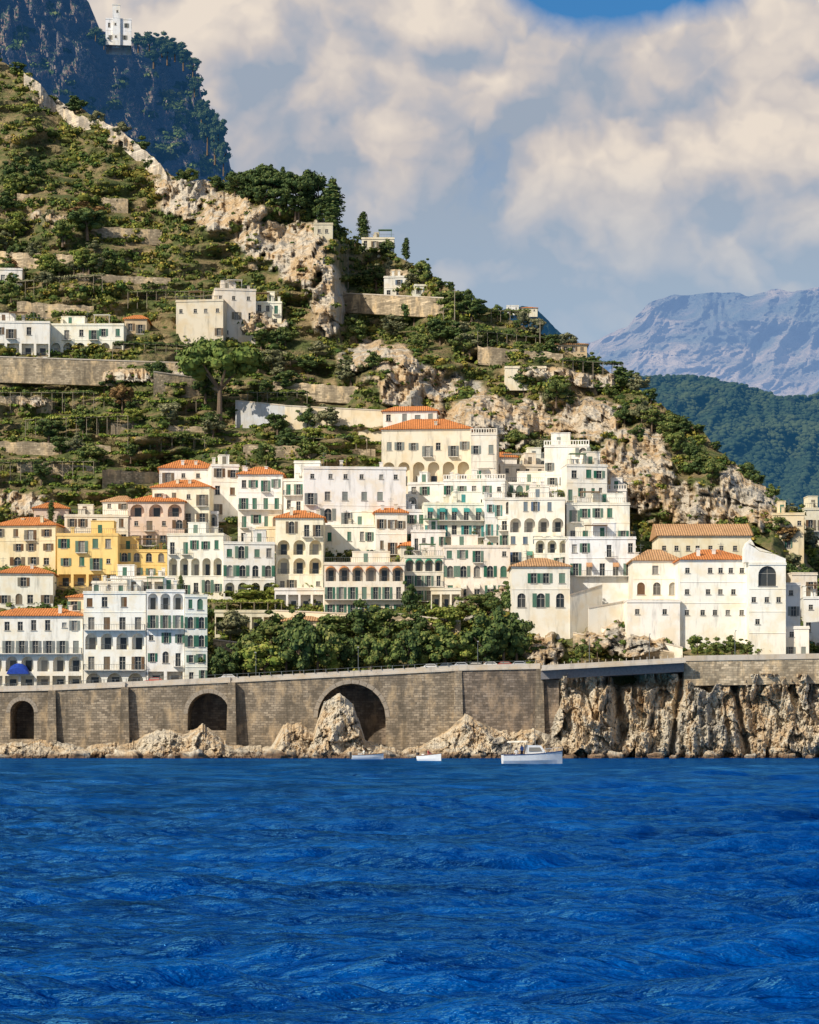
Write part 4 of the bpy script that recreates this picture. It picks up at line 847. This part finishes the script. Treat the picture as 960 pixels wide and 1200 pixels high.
# ---------------------------------------------------------------- boats
def hull(L,Bm,hb,nst=12):
    rings=[]
    for i in range(nst):
        t=i/(nst-1);x=-L/2+L*t;w=Bm/2*(1-max(0,(t-.45)/.55)**2.2)*(.88+.12*min(1,t*4));w=max(w,.03);sh=hb*(1+.45*t*t)
        k=-.35*(1-.6*t**3);rings.append([(x,-w,sh),(x,-w*.86,sh*.35),(x,-w*.45,k),(x,w*.45,k),(x,w*.86,sh*.35),(x,w,sh)])
    return rings
def person(P,rz,shirt,sit,label):
    me=bpy.data.meshes.new('person')
    if sit:v=[(0,0,.5),(0,.02,.8),(0,.02,1.08),(0,0,1.2),(0,0,1.34),(.1,-.02,.48),(.12,-.42,.46),(.12,-.45,.06),(-.1,-.02,.48),(-.12,-.42,.46),(-.12,-.45,.06),(.19,.02,1.04),(.27,-.1,.78),(.2,-.35,.72),(-.19,.02,1.04),(-.27,-.1,.78),(-.2,-.35,.72),(0,-.01,1.42)]
    else:v=[(0,0,.92),(0,.02,1.15),(0,.02,1.4),(0,0,1.52),(0,0,1.64),(.1,0,.88),(.12,-.03,.48),(.12,.02,.05),(-.1,0,.88),(-.12,-.03,.48),(-.12,.02,.05),(.2,.02,1.38),(.27,0,1.08),(.24,-.15,.85),(-.2,.02,1.38),(-.27,0,1.08),(-.24,-.15,.85),(0,-.01,1.73)]
    e=[(0,1),(1,2),(2,3),(3,4),(4,17),(0,5),(5,6),(6,7),(0,8),(8,9),(9,10),(2,11),(11,12),(12,13),(2,14),(14,15),(15,16)]
    me.from_pydata(v,e,[]);m=M('clothed_person');g=m.n('ShaderNodeTexCoord');sp=m.n('ShaderNodeSeparateXYZ');m.L.new(g.outputs['Object'],sp.inputs[0])
    z0=.52 if sit else .9;zn=1.12 if sit else 1.45
    r=m.n('ShaderNodeValToRGB');r.color_ramp.interpolation='CONSTANT';el=r.color_ramp.elements;el.new(.5);el.new(.6)
    for i,(p,c) in enumerate([(0,(.45,.28,.2)),(z0*.4/2,(.04,.05,.1)),(z0/2,shirt),(zn/2,(.45,.28,.2))]):el[i].position=p;el[i].color=c4(c)
    m.L.new(m.math('MULTIPLY',sp.outputs[2],.5),r.inputs[0]);m.color(r.outputs[0]);me.materials.append(m.m)
    o=link('person',me,None,P);o.rotation_euler=(0,0,rz);o.modifiers.new('s','SKIN');rr=[.14,.14,.16,.06,.1,.09,.07,.045,.09,.07,.045,.07,.045,.035,.07,.045,.035,.09]
    for q,x in zip(me.skin_vertices[0].data,rr):q.radius=(x,x)
    me.skin_vertices[0].data[0].use_root=True;ss=o.modifiers.new('u','SUBSURF');ss.levels=1;ss.render_levels=1
    tag(o,label,'person')
HW=flat('hull_paint',(.8,.8,.78),.35,.08);WOOD=flat('deck_wood',(.3,.16,.07));NAVY=flat('navy_paint',(.03,.06,.16),.4,.1)
def boat(px,py,L,Bm,hb,rz,label,cabin,canopy=None):
    Y=3*F/(py-HY);X=(px-480)*Y/F;r=empty('boat',(X,Y,.0),rz);tag(r,label,'boat')
    R_=hull(L,Bm,hb);b=MB();b.loft(R_,False,False);b.f.append(tuple(range(5,-1,-1)));b.build('hull',HW,r,smooth=False)
    b=MB()
    for i in range(len(R_)-1):
        a,c=R_[i],R_[i+1];b.q((a[0][0],a[0][1]+.08,a[0][2]-.18),(c[0][0],min(c[0][1]+.08,0),c[0][2]-.18),(c[5][0],max(c[5][1]-.08,0),c[5][2]-.18),(a[5][0],a[5][1]-.08,a[5][2]-.18))
    b.build('deck',WOOD,r)
    b=MB()
    for i in range(len(R_)-1):
        for s in(0,5):b.tube(R_[i][s],R_[i+1][s],.055,n=5)
    b.build('gunwale',NAVY if cabin!='small' else WOOD,r)
    if cabin=='big':
        b=MB();b.loft([[(-.9,-.95,hb-.15),(1.9,-.75,hb-.1),(1.9,.75,hb-.1),(-.9,.95,hb-.15)],[(-.8,-.85,hb+1.25),(1.0,-.65,hb+1.2),(1.0,.65,hb+1.2),(-.8,.85,hb+1.25)]]);c=b.build('cabin',HW,r)
        b=MB();b.q((-.6,-.945,hb+.45),(1.15,-.765,hb+.45),(.85,-.715,hb+.95),(-.55,-.895,hb+.95));b.build('window',GLASS,c)
        b=MB();b.loft([[(-3.1,-1.,hb+1.55),(-.7,-1.,hb+1.6),(-.7,1.,hb+1.6),(-3.1,1.,hb+1.55)],[(-3.,-.8,hb+1.75),(-.8,-.8,hb+1.8),(-.8,.8,hb+1.8),(-3.,.8,hb+1.75)]]);b.build('canopy',flat('canopy_cloth',(.7,.66,.56)),r)
        for x in(-2.9,-.85):
            for y in(-.9,.9):
                b=MB();b.tube((x,y,hb-.1),(x,y,hb+1.55),.03);b.build('canopy_post',IRON,r)
        b=MB();b.tube((.4,0,hb+1.2),(.3,0,hb+3.2),.05,.03);b.tube((.0,0,hb+2.4),(.65,0,hb+2.4),.04);b.build('mast',IRON,r)
        b=MB()
        pr=[(x,y*.85,z+.5) for x,y,z in[R_[i][0] for i in range(7,12)]];ps=[(x,-y,z) for x,y,z in pr]
        for A in(pr,ps):
            for i in range(4):b.tube(A[i],A[i+1],.025,n=4)
            for p in A:b.tube(p,(p[0],p[1],p[2]-.5),.02,n=4)
        b.build('bow_rail',flat('rim_metal',(.5,.5,.5)),r)
    else:
        b=MB();b.q((.2,-Bm*.35,hb),(.2,Bm*.35,hb),(-.15,Bm*.3,hb+.45),(-.15,-Bm*.3,hb+.45));b.build('windshield',GLASS,r)
        b=MB();b.box(-L*.3,-L*.18,-Bm*.3,Bm*.3,hb-.17,hb+.2);b.build('bench',HW,r)
        b=MB();b.box(-L/2-.35,-L/2-.02,-.18,.18,hb*.3,hb+.45);b.tube((-L/2-.2,0,-.4),(-L/2-.2,0,hb*.3),.07);b.build('outboard_motor',flat('motor_paint',(.05,.05,.05)),r)
    return X,Y
X,Y=boat(624,895,7.6,2.6,1.1,rad(6),'white cabin boat with beige canopy and mast nearest the road pier','big')
person((X-2.,Y-.2,.6),rad(20),(.7,.7,.7),True,'person in white shirt seated under the canopy of the cabin boat')
person((X-1.3,Y+.3,.7),rad(-40),(.1,.2,.5),False,'person in blue shirt standing in the cabin boat')
X,Y=boat(504,891.5,3.9,1.5,.75,rad(-35),'small white motorboat in front of the large arch','small')
person((X-.2,Y,.3),rad(60),(.5,.1,.08),True,'person in red shirt seated in the small white motorboat')
X,Y=boat(431,889.5,5,1.7,.65,rad(8),'long low wooden trimmed boat near the rocks left of motorboat','small')
person((X-.6,Y,.2),rad(-60),(.6,.6,.55),True,'person in pale shirt seated in the long low boat')
# ---------------------------------------------------------------- sky, sun, camera
w=bpy.data.worlds.new('World');scene.world=w;w.use_nodes=True;nt=w.node_tree;N=nt.nodes;Lk=nt.links
class WM(M):
    def __init__(s):s.nt=nt;s.N=N;s.L=Lk
wm=WM();bg=N['Background'];bg.inputs[1].default_value=.1
sun_dir=np.array([-.60,-.56,.57]);sun_dir/=np.linalg.norm(sun_dir);el=math.asin(sun_dir[2]);az=math.atan2(sun_dir[0],sun_dir[1])
sky=N.new('ShaderNodeTexSky');sky.sky_type='NISHITA';sky.sun_disc=False;sky.sun_elevation=el;sky.sun_rotation=az%(2*math.pi)
tc=N.new('ShaderNodeTexCoord').outputs['Generated'];sp=N.new('ShaderNodeSeparateXYZ');Lk.new(tc,sp.inputs[0])
def vmath(op,a,b):
    x=N.new('ShaderNodeVectorMath');x.operation=op
    for i,v in((0,a),(1,b)):
        if isinstance(v,tuple):x.inputs[i].default_value=v
        else:Lk.new(v,x.inputs[i])
    return x.outputs[0]
wn=N.new('ShaderNodeTexNoise');wn.inputs['Scale'].default_value=12;wn.inputs['Detail'].default_value=5;wn.inputs['Roughness'].default_value=.6;Lk.new(tc,wn.inputs['Vector'])
warp=vmath('MULTIPLY',vmath('SUBTRACT',wn.outputs['Color'],(.5,.5,.5)),(.06,.06,.05))
def height(off):
    p=vmath('MULTIPLY',vmath('ADD',vmath('ADD',tc,warp),off),(1,1,1.2));h=None
    for s_,wt_ in((9.,.5),(20.,.25),(44.,.12),(95.,.05)):
        n=wm.math('MULTIPLY',wm.math('ABSOLUTE',wm.math('SUBTRACT',wm.noise(p,s_,0,.5),.5)),wt_*3.)
        h=n if h is None else wm.math('ADD',h,n)
    return h
o0=(1.37,.42,.21)
h1=height(o0);h2=height((o0[0]-.010,o0[1],o0[2]+.014))
fine=wm.noise(vmath('ADD',vmath('ADD',tc,warp),(3.1,2.2,.7)),7.,7,.58)
rel=wm.math('MULTIPLY',wm.math('SUBTRACT',h1,h2),1.1)
big=wm.noise(vmath('ADD',tc,(1.3,.2,.9)),4.,3,.5)
elv=wm.math('MULTIPLY',wm.math('SUBTRACT',sp.outputs[2],.235),1.7)
lum=wm.math('ADD',wm.math('ADD',wm.math('ADD',rel,wm.math('MULTIPLY',h1,.2)),wm.math('MULTIPLY',fine,.5)),wm.math('ADD',wm.math('MULTIPLY',big,.45),elv))
ccol=wm.ramp(lum,[(.36,(3.3,3.9,4.8)),(.5,(4.7,4.7,5.1)),(.62,(6.0,5.5,5.3)),(.84,(8.2,7.2,6.2))])
blue=wm.mix(1.,sky.outputs[0],(.3,.75,1.1),'MULTIPLY')
xx=wm.math('MULTIPLY',wm.math('MAXIMUM',wm.math('SUBTRACT',sp.outputs[2],.279),0.),-22.)
xx=wm.math('MULTIPLY',xx,wm.ramp(wm.math('ADD',sp.outputs[0],0.),[(.02,0.),(.06,1.),(.1,1.),(.14,.2)]))
cov=wm.math('ADD',wm.math('ADD',wm.math('MULTIPLY',fine,.8),wm.math('MULTIPLY',h1,.2)),xx)
mask=wm.ramp(cov,[(.16,0.),(.36,1.)])
c=wm.mix(mask,blue,ccol)
hz=wm.ramp(sp.outputs[2],[(.16,.9),(.24,0.)]);c=wm.mix(hz,c,(3.5,4.7,6.1))
Lk.new(c,bg.inputs[0])
try:
    w.cycles.sampling_method='MANUAL';w.cycles.sample_map_resolution=256
except Exception:pass
sl=bpy.data.lights.new('sun','SUN');sl.energy=4.7;sl.angle=rad(.5);sl.color=(1,.92,.79);so=bpy.data.objects.new('sun',sl);col.objects.link(so)
from mathutils import Vector
so.rotation_euler=Vector(tuple(float(x) for x in sun_dir)).to_track_quat('Z','Y').to_euler();so.location=(-200,-100,300)
cam=bpy.data.cameras.new('camera');co=bpy.data.objects.new('camera',cam);col.objects.link(co);scene.camera=co
co.location=(0,0,CZ);co.rotation_euler=(rad(90),0,0);cam.sensor_fit='VERTICAL';cam.sensor_height=24;cam.lens=24*F/1200;cam.shift_y=(HY-600)/1200;cam.clip_end=30000;cam.clip_start=.5
scene.view_settings.view_transform='Standard';scene.view_settings.look='None';scene.view_settings.exposure=0
